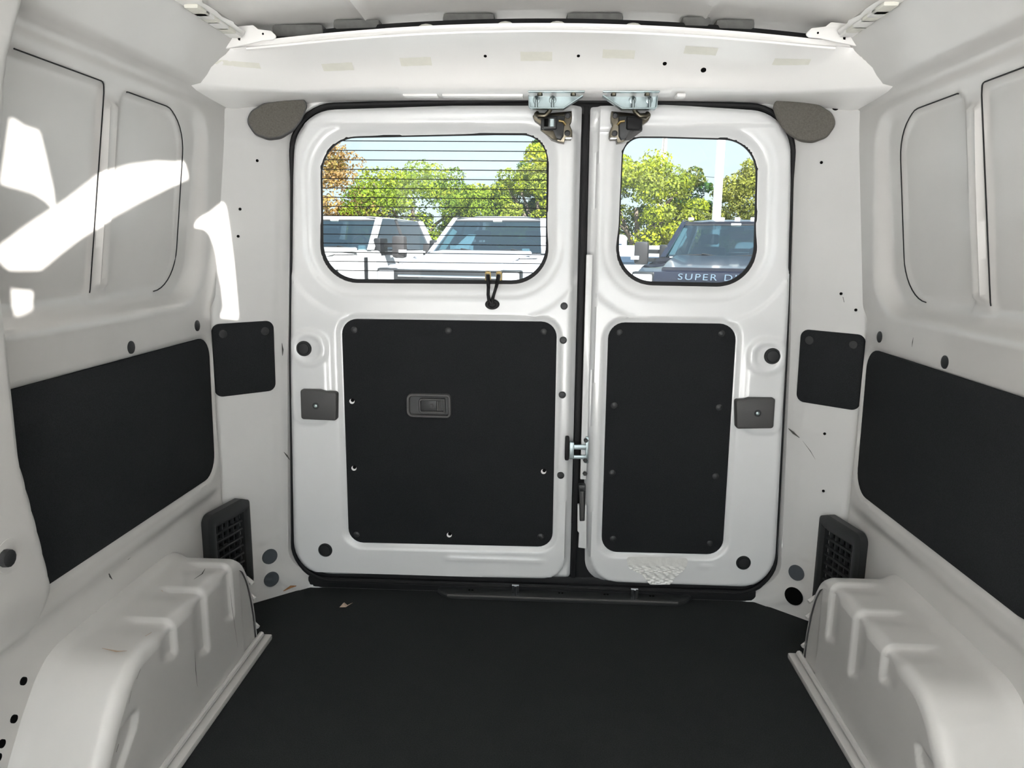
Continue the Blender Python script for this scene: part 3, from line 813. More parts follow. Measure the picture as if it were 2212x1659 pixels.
# centre catch joining the two doors
root = empty('door_catch', (0.115, 1.82, 0.385), 'zinc U-shaped striker bridging the gap between the two doors', 'door catch')
for z, h in ((0.4185, 0.006), (0.3925, 0.0045)):
    v, f = box((0.098, 1.822, z - h), (0.140, 1.832, z + h), 0.001); mk('striker_arm', v, f, ZINC, root)
v, f = box((0.0975, 1.818, 0.388), (0.109, 1.836, 0.432), 0.002); mk('striker_block', v, f, ZINC, root)
v, f = box((0.086, 1.822, 0.382), (0.097, 1.838, 0.446), 0.005); mk('guide_plate', v, f, RUBBER, root)
v, f = box((0.138, 1.824, 0.376), (0.146, 1.836, 0.445), 0.002); mk('striker_plate', v, f, ZINC, root)
bf = Fr((0, 1.822, 0), (1, 0, 0), (0, 0, 1), (0, -1, 0))
for z in (0.437, 0.385, 0.350):
    mk('hex_bolt', *lathe(bf, (0.1385, z), [(0.0058, -0.004), (0.0058, 0.003), (0.0045, 0.004)], 6), PLASTIC, root)
# release lever on the edge of the narrow door
root = empty('release_lever', (0.135, 1.82, 0.222), 'dark release lever on the edge of the narrow rear door', 'lever')
mk('lever_arm', *slab(bf, rpoly([(0.126, 0.305), (0.1375, 0.305), (0.1395, 0.224), (0.131, 0.2235)], 0.002, 2), -0.010, 0.004, 0.0015), GREYPLASTIC, root)
mk('lever_pivot', *slab(bf, rpoly([(0.1225, 0.321), (0.141, 0.321), (0.141, 0.304), (0.124, 0.303)], 0.003, 3), -0.012, 0.006, 0.002), PLASTIC, root)
mk('lever_frame', *slab(bf, rpoly([(0.1245, 0.306), (0.1415, 0.306), (0.1415, 0.2215), (0.129, 0.2205)], 0.002, 2), -0.014, -0.002, 0.001), RUBBER, root)
# painted guard on the door edge
v, f = slab(bf, rpoly([(0.1225, 0.262), (0.146, 0.262), (0.149, 0.142), (0.1275, 0.1445), (0.1285, 0.185), (0.1245, 0.19)], 0.002, 2), -0.022, -0.010, 0.002)
mk('edge_guard', v, f, DOORPAINT, door_2)
v, f = slab(bf, rpoly([(0.1265, 0.90), (0.1420, 0.90), (0.1435, 0.330), (0.1275, 0.330)], 0.002, 2), -0.022, -0.012, 0.002)
mk('edge_guard', v, f, DOORPAINT, door_2)

# ------------------------------------------------------------------ threshold plate
root = empty('threshold_plate', (0.09, 1.84, 0.0), 'dark plastic threshold plate on the floor under the doors', 'threshold plate')
prof_pts = ccw(rpoly([(-0.262, 1.868), (-0.222, 1.812), (0.400, 1.812), (0.455, 1.868)], [0.03, 0.05, 0.05, 0.03], 6))
v, f = slab(FLOORF, prof_pts, 0.0, 0.0125, 0.007); mk('plate', v, f, PLASTIC, root, sharp=25)
edge = [( -0.215, 1.8125, 0.0085), (0.39, 1.8125, 0.0085)]
v, f = tube(edge, 0.0035, 8); mk('front_lip', v, f, GREYPLASTIC, root)
for x in (-0.155, -0.035, 0.085, 0.205, 0.325):
    for dx in (-0.004, 0.004):
        mk('clip_slot', *lathe(Fr((0, 0, 0), (1, 0, 0), (0, 1, 0), (0, 0, 1)), (x + dx, 1.838), [(0.0035, 0.010), (0.0032, 0.0135), (0.001, 0.014)], 8), HOLE, root)
v, f = box((-0.60, 1.850, 0.0), (0.60, 1.866, 0.030), 0.004); mk('sill_strip', v, f, RUBBER, root)
for x in (-0.035, 0.277):
    st = mk('striker_post', *box((x - 0.0095, 1.818, 0.012), (x + 0.0095, 1.826, 0.040), 0.001), CHROME, root)
    v, f = tube([(x, 1.815, 0.014), (x, 1.815, 0.040)], 0.0035, 8); mk('striker_pin', v, f, CHROME, st)

# ------------------------------------------------------------------ wheel arches
ARCH = [(0.900, 0.0), (0.905, 0.03), (0.925, 0.085), (0.955, 0.138), (0.990, 0.186), (1.025, 0.226), (1.055, 0.247), (1.085, 0.2555), (1.13, 0.2565), (1.20, 0.257), (1.28, 0.257), (1.36, 0.257), (1.43, 0.256), (1.470, 0.250), (1.503, 0.228), (1.527, 0.190), (1.545, 0.140), (1.557, 0.080), (1.562, 0.030), (1.564, 0.0)]
RIBS = ((1.432, 0.142), (1.314, 0.134), (1.193, 0.198))
def wheel_arch(s, label):
    A = np.array(ARCH)
    t = np.cumsum(np.r_[0, np.linalg.norm(np.diff(A, axis=0), axis=1)])
    tt = np.linspace(0, t[-1], 220)
    O = np.stack([np.interp(tt, t, A[:, 0]), np.interp(tt, t, A[:, 1])], 1)
    for _ in range(6): O[1:-1] = 0.25 * O[:-2] + 0.5 * O[1:-1] + 0.25 * O[2:]
    poly = ccw(np.vstack([O, O[-1] + (0, -0.06), O[0] + (0, -0.06)]))
    r = 0.022
    def emb(y, zlow):
        d = 0.0
        for yr, zb in RIBS:
            a = sm((yr + 0.002 - y) / 0.006) * sm((y - (yr - 0.062)) / 0.05)
            d = d + 0.0085 * a * sm((zlow - (zb + 0.10 * np.abs(np.minimum(0, 0.5 * (y - yr + 0.006))) * 6 - 0.012)) / 0.012)
        return d
    inner = inset(poly, r)
    def face(P):
        y, z = P[:, 0], P[:, 1]
        x = 0.620 + emb(y, z) * sm((z + 0.02) / 0.03)
        # lower front step
        q = rpoly([(0.93, 0.16), (1.062, 0.172), (1.050, 0.142), (0.95, 0.06)], 0.008, 3)
        x = x + 0.007 * sm(-sdf(P, q)[0] / 0.006 + 0.4)
        x = x + 0.004 * sm((y - 1.470) / 0.012)
        return np.stack([s * x, y, z], 1)
    keepz = inner.copy(); keepz[keepz[:, 1] < 0.0, 1] = -0.004
    v1, f1 = sheet(0.89, 1.58, -0.004, 0.26, 0.0045, face, outer=keepz, flip=(s > 0))
    # rounded shoulder and tread
    n = len(O)
    T = np.gradient(O, axis=0); T /= np.linalg.norm(T, axis=1, keepdims=True)
    Nn = np.stack([-T[:, 1], T[:, 0]], 1)                       # outward (up) normal
    rows = []
    for a in np.linspace(0, math.pi / 2, 7):
        rows.append((O - Nn * r * (1 - math.sin(a)), 0.620 + r * (1 - math.cos(a))))
    for x in np.linspace(0.620 + r + 0.012, 0.780, 12): rows.append((O, x))
    V = []
    for k, (Q, x) in enumerate(rows):
        y, z = Q[:, 0], Q[:, 1]
        e = emb(y, np.full(len(y), 0.26)) * sm((z - 0.18) / 0.05)
        fade = sm((0.715 - x) / 0.03)
        w = math.sin(min(1, k / 6) * math.pi / 2)
        zz = z - e * w * fade
        up_ = 0.012 * sm((np.full(len(y), x) - 0.735) / 0.03)
        xx = x + e * (1 - w)
        V.append(np.stack([s * xx, y, np.maximum(zz + up_ * (z > 0.1), -0.004)], 1))
    V = np.array(V); R = len(rows)
    F = [(k * n + i, k * n + i + 1, (k + 1) * n + i + 1, (k + 1) * n + i) for k in range(R - 1) for i in range(n - 1)]
    v, f = cat_meshes([(v1, f1), (V.reshape(-1, 3), F)])
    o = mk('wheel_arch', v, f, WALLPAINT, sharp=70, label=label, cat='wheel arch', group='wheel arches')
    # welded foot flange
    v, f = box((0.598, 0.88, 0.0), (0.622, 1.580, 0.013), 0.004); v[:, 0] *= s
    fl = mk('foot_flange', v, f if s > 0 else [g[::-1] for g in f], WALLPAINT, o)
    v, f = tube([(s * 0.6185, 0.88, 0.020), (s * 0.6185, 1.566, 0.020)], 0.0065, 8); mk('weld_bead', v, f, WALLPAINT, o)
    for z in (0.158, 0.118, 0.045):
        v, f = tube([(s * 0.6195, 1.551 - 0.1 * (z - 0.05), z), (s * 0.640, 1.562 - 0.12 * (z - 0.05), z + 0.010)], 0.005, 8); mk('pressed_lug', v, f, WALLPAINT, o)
    return o
arch_l = wheel_arch(-1, 'scuffed white wheel arch box below the left felt board')
arch_r = wheel_arch(1, 'white ribbed wheel arch box below the right felt board')

# ------------------------------------------------------------------ felt boards and trims on the walls
def wallfr(s, x): return Fr((s * x, 0, 0), (0, 1, 0), (0, 0, 1), (-s, 0, 0))
for s, nm in ((-1, 'left'), (1, 'right')):
    fr = wallfr(s, 0.757)
    v, f = slab(fr, SIDE_BOARD, -0.004, 0.004, 0.002)
    mk('side_board', v, f, FELT, sharp=30, label='large black felt board on the %s side wall' % nm, cat='felt board', group='side wall boards')
    # square pillar trim
    pf = Fr((s * 0.70, 1.764, 0), (-s, 0.9, 0), (0, 0, 1), (-0.9 * s, -1, 0))
    K = math.sqrt(1.81)
    sq = rpoly([((0.70 - 0.760) * K, 0.7290), ((0.70 - 0.648) * K, 0.7300), ((0.70 - 0.650) * K, 0.5535), ((0.70 - 0.761) * K, 0.5530)], 0.019, 7)
    pb = mk('pillar_trim', *slab(pf, sq, 0.0, 0.008, 0.003), FELT, sharp=30, label='square black felt trim on the %s rear pillar' % nm, cat='felt trim', group='pillar trims')
    for u in (-0.056, 0.046):
        mk('dimple', *lathe(pf, (u, 0.705), [(0.0105, 0.0078), (0.0095, 0.0094), (0.006, 0.0100), (0.002, 0.0096)], 14), PLASTIC, pb)
    # small teardrop speaker cover
    sf = Fr((s * 0.61, 1.805, 0), (-s, 0.4, 0), (0, 0, 1), (-0.4 * s, -1, 0))
    tear = rpoly([(-0.069, 1.196), (-0.058, 1.219), (-0.027, 1.239), (0.012, 1.248), (0.062, 1.2535), (0.066, 1.238), (0.055, 1.212), (0.036, 1.187), (0.006, 1.167), (-0.022, 1.161), (-0.052, 1.170)], [0.02, 0.03, 0.05, 0.06, 0.012, 0.012, 0.06, 0.06, 0.05, 0.03, 0.02], 4)
    sp = mk('speaker_cover', *slab(sf, tear, -0.06, 0.010, 0.004), SPEAKER, sharp=30, label='teardrop taupe speaker cover above the %s rear pillar' % nm, cat='speaker cover', group='teardrop speaker covers')
    mk('speaker_rim', *ringslab(sf, inset(ccw(tear), -0.002), inset(ccw(tear), 0.004), -0.03, 0.0085, 0.004, 0.002), GREYPLASTIC if s < 0 else SPEAKER, sp)
    # vent grille in the corner behind the arch
    a, b = np.array((s * 0.752, 1.598, 0.0)), np.array((s * 0.716, 1.7545, 0.0))
    d = (b - a) / np.linalg.norm(b - a); Lg = np.linalg.norm(b - a)
    vf = Fr(a, d, (0, 0, 1), np.array((-s * d[1] * 1.0, s * d[0], 0)) if s > 0 else np.array((d[1], -d[0], 0)))
    vo = ccw(rpoly([(0.0, 0.292), (Lg * 0.80, 0.294), (Lg, 0.280), (Lg, 0.06), (0, 0.06)], [0.022, 0.02, 0.012, 0.01, 0.01], 5))
    vg = empty('vent_grille', tuple(a + (0, 0, 0.06)), 'black slatted vent grille between the %s wheel arch and rear pillar' % nm, 'vent grille', 'corner vent grilles')
    vo = resample(vo, 0.02); vi = inset(vo, 0.026)
    vi[:, 0] = np.clip(vi[:, 0], 0.028, Lg - 0.008); vi[:, 1] = np.clip(vi[:, 1], 0.07, 0.258)
    mk('vent_frame', *ringslab(vf, vo, vi, -0.01, 0.012, -0.004, 0.004), PLASTIC, vg, sharp=40)
    mk('vent_back', *slab(vf, inset(vo, 0.012), -0.012, -0.008), HOLE, vg, smooth=False)
    for k in range(9):
        z = 0.080 + 0.0215 * k
        v, f = slab(vf, rpoly([(0.026, z), (Lg - 0.008, z), (Lg - 0.008, z + 0.007), (0.026, z + 0.007)], 0.001, 2), -0.008, 0.003, 0.002); mk('slat', v, f, PLASTIC, vg)
    for k in range(6):
        u = 0.040 + 0.0205 * k
        v, f = slab(vf, rpoly([(u, 0.07), (u + 0.004, 0.07), (u + 0.004, 0.262), (u, 0.262)], 0.001, 2), -0.008, 0.000, 0.001); mk('bar', v, f, PLASTIC, vg)
    # rubber plugs low on the pillar
    for j, z in enumerate((0.1165, 0.0545)):
        u = (0.70 - 0.6775) * K
        mm = PLUGBLUE if (j == 0 or s < 0) else HOLE
        r = 0.0205 if not (s > 0 and j == 1) else 0.0235
        pr = [(r, -0.001), (r * 0.97, 0.0012), (r * 0.86, 0.0016), (r * 0.2, -0.0004)] if mm is PLUGBLUE else [(r, -0.001), (r, 0.0006)]
        mk('pillar_plug', *lathe(pf, (u, z), [(a_, h_ + (0.005 if j == 0 else 0.0085)) for a_, h_ in pr], 24), mm, wall_rear)
    # bolt holes up the pillar
    hl = ((0.663, 1.111), (0.698, 0.997), (0.704, 0.934)) if s < 0 else ((0.659, 1.115), (0.712, 0.819), (0.739, 0.784), (0.706, 0.485), (0.713, 0.344))
    for (ax, z) in hl:
        mk('pillar_hole', *lathe(pf, ((0.70 - ax) * K, z), [(0.0034, 0.0015), (0.0034, 0.0046)], 10), HOLE, wall_rear)
    if s > 0: mk('pillar_hole', *lathe(pf, ((0.70 - 0.676) * K, 1.232), [(0.0075, 0.0015), (0.0075, 0.0075)], 14, 0.8), HOLE, wall_rear)
    # oval wall plugs above the board
    wall = wall_left if s < 0 else wall_right
    for (y, z) in ((1.352, 0.7225), (1.622, 0.735)):
        mk('wall_plug', *lathe(wallfr(s, 0.7500), (y, z), [(0.0125, -0.003), (0.0122, 0.0012), (0.0105, 0.0020), (0.003, 0.0022)], 20), PLUG, wall)
    # dark tubes painting in the shadow gap round the window blanks
    fn = fnL if s < 0 else fnR
    def edge_line(pts, r0, r1):
        P = np.array(pts, float); Q = resample(P, 0.012); Q = Q[:len(Q)]
        return Q
    b0, b1 = BLANKS
    top0 = b0[(b0[:, 1] > 0.83) & (b0[:, 0] > 0.6)]
    path0 = [(0.95 if s > 0 else 1.075, 1.184)] + [tuple(p) for p in b0 if p[0] > 1.27 and p[1] > 0.826]
    top = max(range(len(b1)), key=lambda i: -b1[i][0] + b1[i][1] * 5)
    path1 = [tuple(p) for p in b1 if p[0] > 1.36 and not (p[1] < 0.8215 and p[0] < 1.50)]
    path1 = [p for p in path1]
    for path in (path0, path1):
        Q = []
        for i in range(len(path) - 1):
            A_, B_ = np.array(path[i]), np.array(path[i + 1]); n_ = max(1, int(np.linalg.norm(B_ - A_) / 0.012))
            Q += [A_ + (B_ - A_) * j / n_ for j in range(n_)]
        Q.append(np.array(path[-1])); Q = np.array(Q)
        W = fn(Q); W[:, 0] -= s * 0.0008
        mk('gap_shade_line', *tube(W, 0.0012, 6), RUBBER, wall)

# bolt and holes on the sliding-door pillar at the left edge
mk('pillar_bolt', *lathe(wallfr(-1, 0.700), (0.925, 0.492), [(0.026, -0.006), (0.024, 0.0006), (0.018, 0.0002)], 20), WALLPAINT, wall_left)
mk('pillar_bolt', *lathe(wallfr(-1, 0.700), (0.917, 0.492), [(0.0125, -0.002), (0.012, 0.008), (0.008, 0.010)], 12), PLASTIC, wall_left)
for (y, z) in ((0.970, 0.272), (0.943, 0.228), (0.915, 0.208), (0.905, 0.193)):
    mk('wall_hole', *lathe(wallfr(-1, 0.736), (y, z), [(0.006, -0.002), (0.006, 0.0014)], 12), HOLE, wall_left)

# scuffs and stains
def scuff(fr, pts, w, m, parent, h=0.0008):
    P = np.array(pts, float); T = np.gradient(P, axis=0); T /= np.linalg.norm(T, axis=1, keepdims=True) + 1e-9
    N = np.stack([-T[:, 1], T[:, 0]], 1); ww = w * np.sin(np.linspace(0.25, math.pi - 0.25, len(P)))[:, None]
    V = np.vstack([fr.p(P + N * ww, h), fr.p(P - N * ww, h)]); n = len(P)
    mk('scuff_mark', V, [(i, i + 1, n + i + 1, n + i) for i in range(n - 1)], m, parent, smooth=False)
wl_ = wallfr(-1, 0.762)
for pts, w in (([(1.30, 0.318), (1.33, 0.322), (1.36, 0.332), (1.385, 0.345)], 0.0022), ([(1.235, 0.325), (1.240, 0.312), (1.246, 0.303)], 0.002), ([(1.190, 0.268), (1.197, 0.262)], 0.002), ([(1.15, 0.34), (1.158, 0.346)], 0.0016)):
    scuff(wl_, pts, w, SCUFF, wall_left)
al = wallfr(-1, 0.620)
for pts, w in (([(1.255, 0.16), (1.252, 0.12), (1.254, 0.085)], 0.0009), ([(1.418, 0.21), (1.422, 0.16), (1.438, 0.06)], 0.0008), ([(1.075, 0.232), (1.062, 0.222)], 0.0015), ([(1.045, 0.212), (1.035, 0.196)], 0.0012), ([(1.0, 0.15), (0.992, 0.142)], 0.0025)):
    scuff(al, pts, w, SCUFF, arch_l, 0.0012)
at = Fr((0, 0, 0.257), (1, 0, 0), (0, 1, 0), (0, 0, 1))
for pts, w in (([(-0.66, 1.40), (-0.655, 1.375), (-0.66, 1.35)], 0.0014), ([(-0.636, 1.145), (-0.640, 1.132)], 0.003), ([(-0.69, 1.09), (-0.66, 1.082), (-0.645, 1.085)], 0.0022), ([(-0.70, 1.30), (-0.694, 1.294)], 0.0022)):
    scuff(at, pts, w, SCUFF if w < 0.0022 else LEAFTAN, arch_l, 0.0006)
pr_ = Fr((0.70, 1.764, 0), (-1, 0.9, 0), (0, 0, 1), (-0.9, -1, 0)); K = math.sqrt(1.81)
scuff(pr_, [((0.70 - 0.640) * K, 0.482), ((0.70 - 0.650) * K, 0.473), ((0.70 - 0.662) * K, 0.464)], 0.0028, SCUFF, wall_rear, 0.0052)
scuff(pr_, [((0.70 - 0.668) * K, 0.458), ((0.70 - 0.684) * K, 0.436), ((0.70 - 0.694) * K, 0.418)], 0.0007, SCUFF, wall_rear, 0.0052)
scuff(pr_, [((0.70 - 0.716) * K, 0.812), ((0.70 - 0.719) * K, 0.80)], 0.0022, SCUFF, wall_rear, 0.0052)
pl_ = Fr((-0.70, 1.764, 0), (1, 0.9, 0), (0, 0, 1), (0.9, -1, 0))
scuff(pl_, [((0.70 - 0.634) * K, 0.672), ((0.70 - 0.633) * K, 0.655), ((0.70 - 0.634) * K, 0.64)], 0.002, SCUFF, wall_rear, 0.0052)
scuff(pl_, [((0.70 - 0.640) * K, 0.39), ((0.70 - 0.634) * K, 0.378), ((0.70 - 0.629) * K, 0.366)], 0.002, SCUFF, wall_rear, 0.0052)
scuff(pl_, [((0.70 - 0.655) * K, 0.012), ((0.70 - 0.640) * K, 0.018), ((0.70 - 0.628) * K, 0.016)], 0.004, RUST, wall_rear, 0.0075)
wr_ = wallfr(1, 0.750)
scuff(wr_, [(1.475, 0.752), (1.476, 0.742), (1.476, 0.733)], 0.0016, SCUFF, wall_right, 0.0008)

# dry leaf on the mat
lf = Fr((0, 0, 0), (1, 0, 0), (0, 1, 0), (0, 0, 1))
V = np.array([(-0.484, 1.742, 0.001), (-0.476, 1.760, 0.006), (-0.466, 1.752, 0.003), (-0.452, 1.757, 0.008), (-0.468, 1.744, 0.001), (-0.476, 1.750, 0.009)])
mk('dry_leaf', V, [(0, 5, 1), (1, 5, 2), (2, 3, 4), (0, 4, 5), (5, 4, 2)], LEAFTAN, smooth=False, label='curled scrap of dry tan leaf on the floor mat', cat='leaf')

# ------------------------------------------------------------------ outside: ground, vehicles, trees, poles
ASPHALT = mat('asphalt', (0.42, 0.41, 0.39), 0.9, noise=0.2, nscale=4, bump=0.3, bscale=60)
xs = np.linspace(-45, 45, 31); ys = np.linspace(-30, 70, 34)
V = np.array([(x, y, GROUND + 0.015 * math.sin(x * 0.7) * math.cos(y * 0.5)) for x in xs for y in ys])
F = [(i * 34 + j, (i + 1) * 34 + j, (i + 1) * 34 + j + 1, i * 34 + j + 1) for i in range(30) for j in range(33)]
mk('ground', V, F, ASPHALT, kind='structure', label='asphalt of the car park outside')

TWHITE = mat('white_truck_paint', (0.52, 0.51, 0.50), 0.25, coat=0.6)
TSILVER = mat('pale_silver_truck_paint', (0.46, 0.47, 0.51), 0.25, coat=0.6)
TBLUE = mat('dark_blue_truck_paint', (0.0025, 0.0035, 0.012), 0.3, coat=0.7)
TBLACK = mat('black_truck_plastic', (0.008, 0.008, 0.009), 0.5)
TGREY = mat('dark_grey_truck_plastic', (0.030, 0.027, 0.028), 0.5)
TMIRROR = mat('mirror_shell', (0.030, 0.026, 0.026), 0.45)
TIRE = mat('tyre_rubber', (0.015, 0.015, 0.015), 0.85)
TLAMP = mat('headlamp_lens', (0.45, 0.45, 0.47), 0.12, coat=0.8)
TINT = mat('interior_grey', (0.05, 0.052, 0.055), 0.8)
PALE = mat('pale_trim', (0.55, 0.60, 0.57), 0.7)
PAPER = mat('white_paper', (0.85, 0.85, 0.85), 0.8)
SHIELD = glass('windscreen_glass', (0.45, 0.55, 0.58), 0.05)
SIDEGL = glass('privacy_glass', (0.20, 0.25, 0.32), 0.06)
AMBER = mat('clearance_lamp_lens', (0.75, 0.70, 0.68), 0.2, coat=0.5)

def ring(y, hw, z0, z1, r, n=5, crown=0.0):
    """rounded body cross-section in the x-z plane at depth y"""
    P = rpoly([(-hw, z0), (hw, z0), (hw, z1 - crown), (hw * 0.5, z1), (-hw * 0.5, z1), (-hw, z1 - crown)], [r * 0.4, r * 0.4, r, r * 2, r * 2, r], n)
    return np.stack([P[:, 0], np.full(len(P), y), P[:, 1]], 1)

def quadpane(a, b, c, d, t):
    a, b, c, d = [np.array(p, float) for p in (a, b, c, d)]
    n = np.cross(b - a, d - a); n /= np.linalg.norm(n); V = np.array([a, b, c, d, a + n * t, b + n * t, c + n * t, d + n * t])
    return V, [(0, 1, 2, 3), (7, 6, 5, 4), (0, 4, 5, 1), (1, 5, 6, 2), (2, 6, 7, 3), (3, 7, 4, 0)]

def bar4(P0, P1, w0, w1):
    """tapered bar between two points; w = (wx, wy)"""
    P0, P1 = np.array(P0, float), np.array(P1, float)
    def sec(p, w): return np.array([p + (-w[0], -w[1], 0), p + (w[0], -w[1], 0), p + (w[0], w[1], 0), p + (-w[0], w[1], 0)])
    return loft([sec(P0, w0), sec(P1, w1)])

def truck(name, loc, psi, paint, label, kind, W=0.93, HC=1.37, HF=1.20, HR=1.90, mirror_dx=0.30, msc=1.0):
    """pick-up built in its own frame: nose towards -y, scuttle at y = 0, ground at z = 0"""
    t = empty(name, (loc[0], loc[1], GROUND), label, 'truck', None, -psi, local=True)
    # body below the waist
    secs = [ring(-1.74, W * 0.90, 0.58, HF - 0.10, 0.05), ring(-1.70, W * 0.96, 0.56, HF - 0.02, 0.07), ring(-1.55, W * 1.02, 0.55, HF + 0.02, 0.08), ring(-1.2, W * 1.06, 0.55, HF + 0.075, 0.09, crown=0.03),
            ring(-0.6, W * 1.07, 0.55, HC - 0.035, 0.09, crown=0.035), ring(-0.05, W * 1.07, 0.55, HC, 0.08, crown=0.035)]
    mk('front_body', *loft(secs), paint, t, sharp=35)
    secs = [ring(-0.05, W * 1.07, 0.50, HC - 0.02, 0.06), ring(0.6, W * 1.08, 0.50, HC - 0.03, 0.06), ring(2.45, W * 1.08, 0.50, HC - 0.02, 0.06)]
    mk('cab_body', *loft(secs), paint, t, sharp=35)
    secs = [ring(2.50, W * 1.07, 0.55, HC + 0.01, 0.05), ring(4.5, W * 1.07, 0.55, HC + 0.01, 0.05)]
    mk('bed', *loft(secs), paint, t, sharp=35)
    # raised bonnet panel
    secs = []
    for y, hz in ((-1.62, HF + 0.035), (-1.2, HF + 0.095), (-0.6, HC - 0.005), (-0.10, HC + 0.020)):
        secs.append(ring(y, W * (0.70 + 0.05 * (y + 1.6)), hz - 0.06, hz, 0.05))
    mk('bonnet', *loft(secs), paint, t, sharp=35)
    # roof
    zr = HR
    def rsec(y, hw, z, th): return ring(y, hw, z - th, z, 0.05, 5, 0.03)
    mk('roof', *loft([rsec(0.58, W * 0.76, zr - 0.035, 0.05), rsec(0.72, W * 0.79, zr - 0.005, 0.075), rsec(1.4, W * 0.82, zr, 0.08), rsec(2.15, W * 0.80, zr - 0.02, 0.08), rsec(2.30, W * 0.77, zr - 0.06, 0.05)]), paint, t, sharp=35)
    zb, zt = HC - 0.01, zr - 0.06
    for s in (-1, 1):
        mk('front_pillar', *bar4((s * W * 0.965, -0.02, zb), (s * W * 0.775, 0.66, zt + 0.03), (0.035, 0.05), (0.035, 0.05)), paint, t, smooth=False)
        mk('rear_pillar', *bar4((s * W * 0.985, 2.36, zb), (s * W * 0.79, 2.20, zt + 0.02), (0.035, 0.11), (0.035, 0.09)), paint, t, smooth=False)
        mk('middle_pillar', *bar4((s * W * 0.985, 1.20, zb), (s * W * 0.80, 1.20, zt + 0.02), (0.012, 0.05), (0.012, 0.04)), TGREY, t, smooth=False)
        # side glass: two panes
        for y0, y1, y0t, y1t in ((0.10, 1.15, 0.72, 1.15), (1.25, 2.27, 1.25, 2.12)):
            a, b, c, d = (s * W * 0.985, y0, zb), (s * W * 0.985, y1, zb), (s * W * 0.80, y1t, zt + 0.01), (s * W * 0.80, y0t, zt + 0.01)
            mk('side_glass', *quadpane(a, b, c, d, 0.006), SIDEGL, t, smooth=False)
        # drip rail
        mk('drip_rail', *tube([(s * W * 0.80, 0.62, zt + 0.015), (s * W * 0.82, 0.80, zt + 0.055), (s * W * 0.845, 1.4, zt + 0.06), (s * W * 0.82, 2.15, zt + 0.045)], 0.010, 6), TGREY, t)
    # windscreen
    mk('windscreen', *quadpane((-W * 0.94, 0.0, zb + 0.005), (W * 0.94, 0.0, zb + 0.005), (W * 0.755, 0.63, zt + 0.02), (-W * 0.755, 0.63, zt + 0.02), 0.006), SHIELD, t, smooth=False)
    mk('screen_band', *quadpane((-W * 0.775, 0.560, zt - 0.035), (W * 0.775, 0.560, zt - 0.035), (W * 0.755, 0.622, zt + 0.018), (-W * 0.755, 0.622, zt + 0.018), 0.008), TBLACK, t, smooth=False)
    mk('back_glass', *quadpane((W * 0.80, 2.33, zb), (-W * 0.80, 2.33, zb), (-W * 0.70, 2.24, zt), (W * 0.70, 2.24, zt), 0.006), SHIELD, t, smooth=False)
    # cabin: dashboard, seats, wheel
    mk('dashboard', *box((-W * 0.90, 0.12, HC - 0.35), (W * 0.90, 0.62, HC - 0.035), 0.04), TINT, t)
    mk('cabin_floor', *box((-W * 0.95, 0.1, 0.55), (W * 0.95, 2.3, 0.75), 0.02), TBLACK, t)
    for x in (-0.42, 0.42):
        st = mk('seat_back', *box((x - 0.25, 1.15, 0.9), (x + 0.25, 1.33, HC + 0.14), 0.06), TBLACK, t)
        mk('headrest', *box((x - 0.14, 1.17, HC + 0.17), (x + 0.14, 1.29, HC + 0.33), 0.05), TBLACK, st)
    mk('rear_bench', *box((-0.75, 2.0, 0.8), (0.75, 2.2, HC + 0.05), 0.06), TBLACK, t)
    th = np.linspace(0, 2 * math.pi, 22, endpoint=False)
    wh = mk('steering_wheel', *tube([(0.42 + 0.19 * math.cos(a), 0.66 - 0.06 * math.sin(a), HC + 0.005 + 0.18 * math.sin(a)) for a in th], 0.016, 6, True), TGREY, t)
    mk('wheel_hub', *box((0.36, 0.62, HC - 0.05), (0.48, 0.68, HC + 0.05), 0.02), PAPER, wh)
    mk('rear_mirror', *box((-0.12, 0.60, zt - 0.11), (0.12, 0.63, zt - 0.045), 0.015), TBLACK, t)
    mk('screen_sensor', *box((-0.07, 0.55, zt - 0.03), (0.07, 0.58, zt + 0.0), 0.01), PALE, t)
    # wipers
    for (x0, x1) in ((-0.72, -0.15), (0.02, 0.60)):
        wp = mk('wiper', *tube([(x0, -0.02, zb + 0.020), ((x0 + x1) / 2, -0.02, zb + 0.035), (x1, -0.015, zb + 0.018)], 0.011, 6), TBLACK, t)
        mk('wiper_arm', *tube([(x1, -0.05, zb + 0.012), ((x0 + x1) / 2 + 0.05, -0.03, zb + 0.045)], 0.014, 6), TBLACK, wp)
    # door mirrors on twin arms
    for s in (-1, 1):
        mr = mk('door_mirror', *box((s * (W + mirror_dx) - 0.105 * msc, 0.20, HC - 0.13 * msc), (s * (W + mirror_dx) + 0.105 * msc, 0.33, HC + 0.20 * msc), 0.05 * msc), TMIRROR, t)
        for dz in (0.06, -0.06):
            mk('mirror_arm', *box((min(s * W, s * (W + mirror_dx - 0.06)), 0.23, HC + dz * msc - 0.03 * msc), (max(s * W, s * (W + mirror_dx - 0.06)), 0.29, HC + dz * msc + 0.03 * msc), 0.008), TBLACK, mr)
        mk('mirror_lamp', *box((s * (W + mirror_dx) + msc * (0.02 if s > 0 else -0.14), 0.18, HC - 0.06 * msc), (s * (W + mirror_dx) + msc * (0.14 if s > 0 else -0.02), 0.21, HC - 0.005), 0.004), TLAMP, mr)
        mk('mirror_base', *box((s * W - 0.05, 0.10, HC - 0.12), (s * W + 0.07, 0.36, HC + 0.16), 0.03), TBLACK, t)
        # fender vent
        mk('fender_vent', *box((s * W * 1.075 - 0.012, -0.42, HF - 0.30), (s * W * 1.075 + 0.012, -0.34, HF + 0.06), 0.006), TBLACK, t)
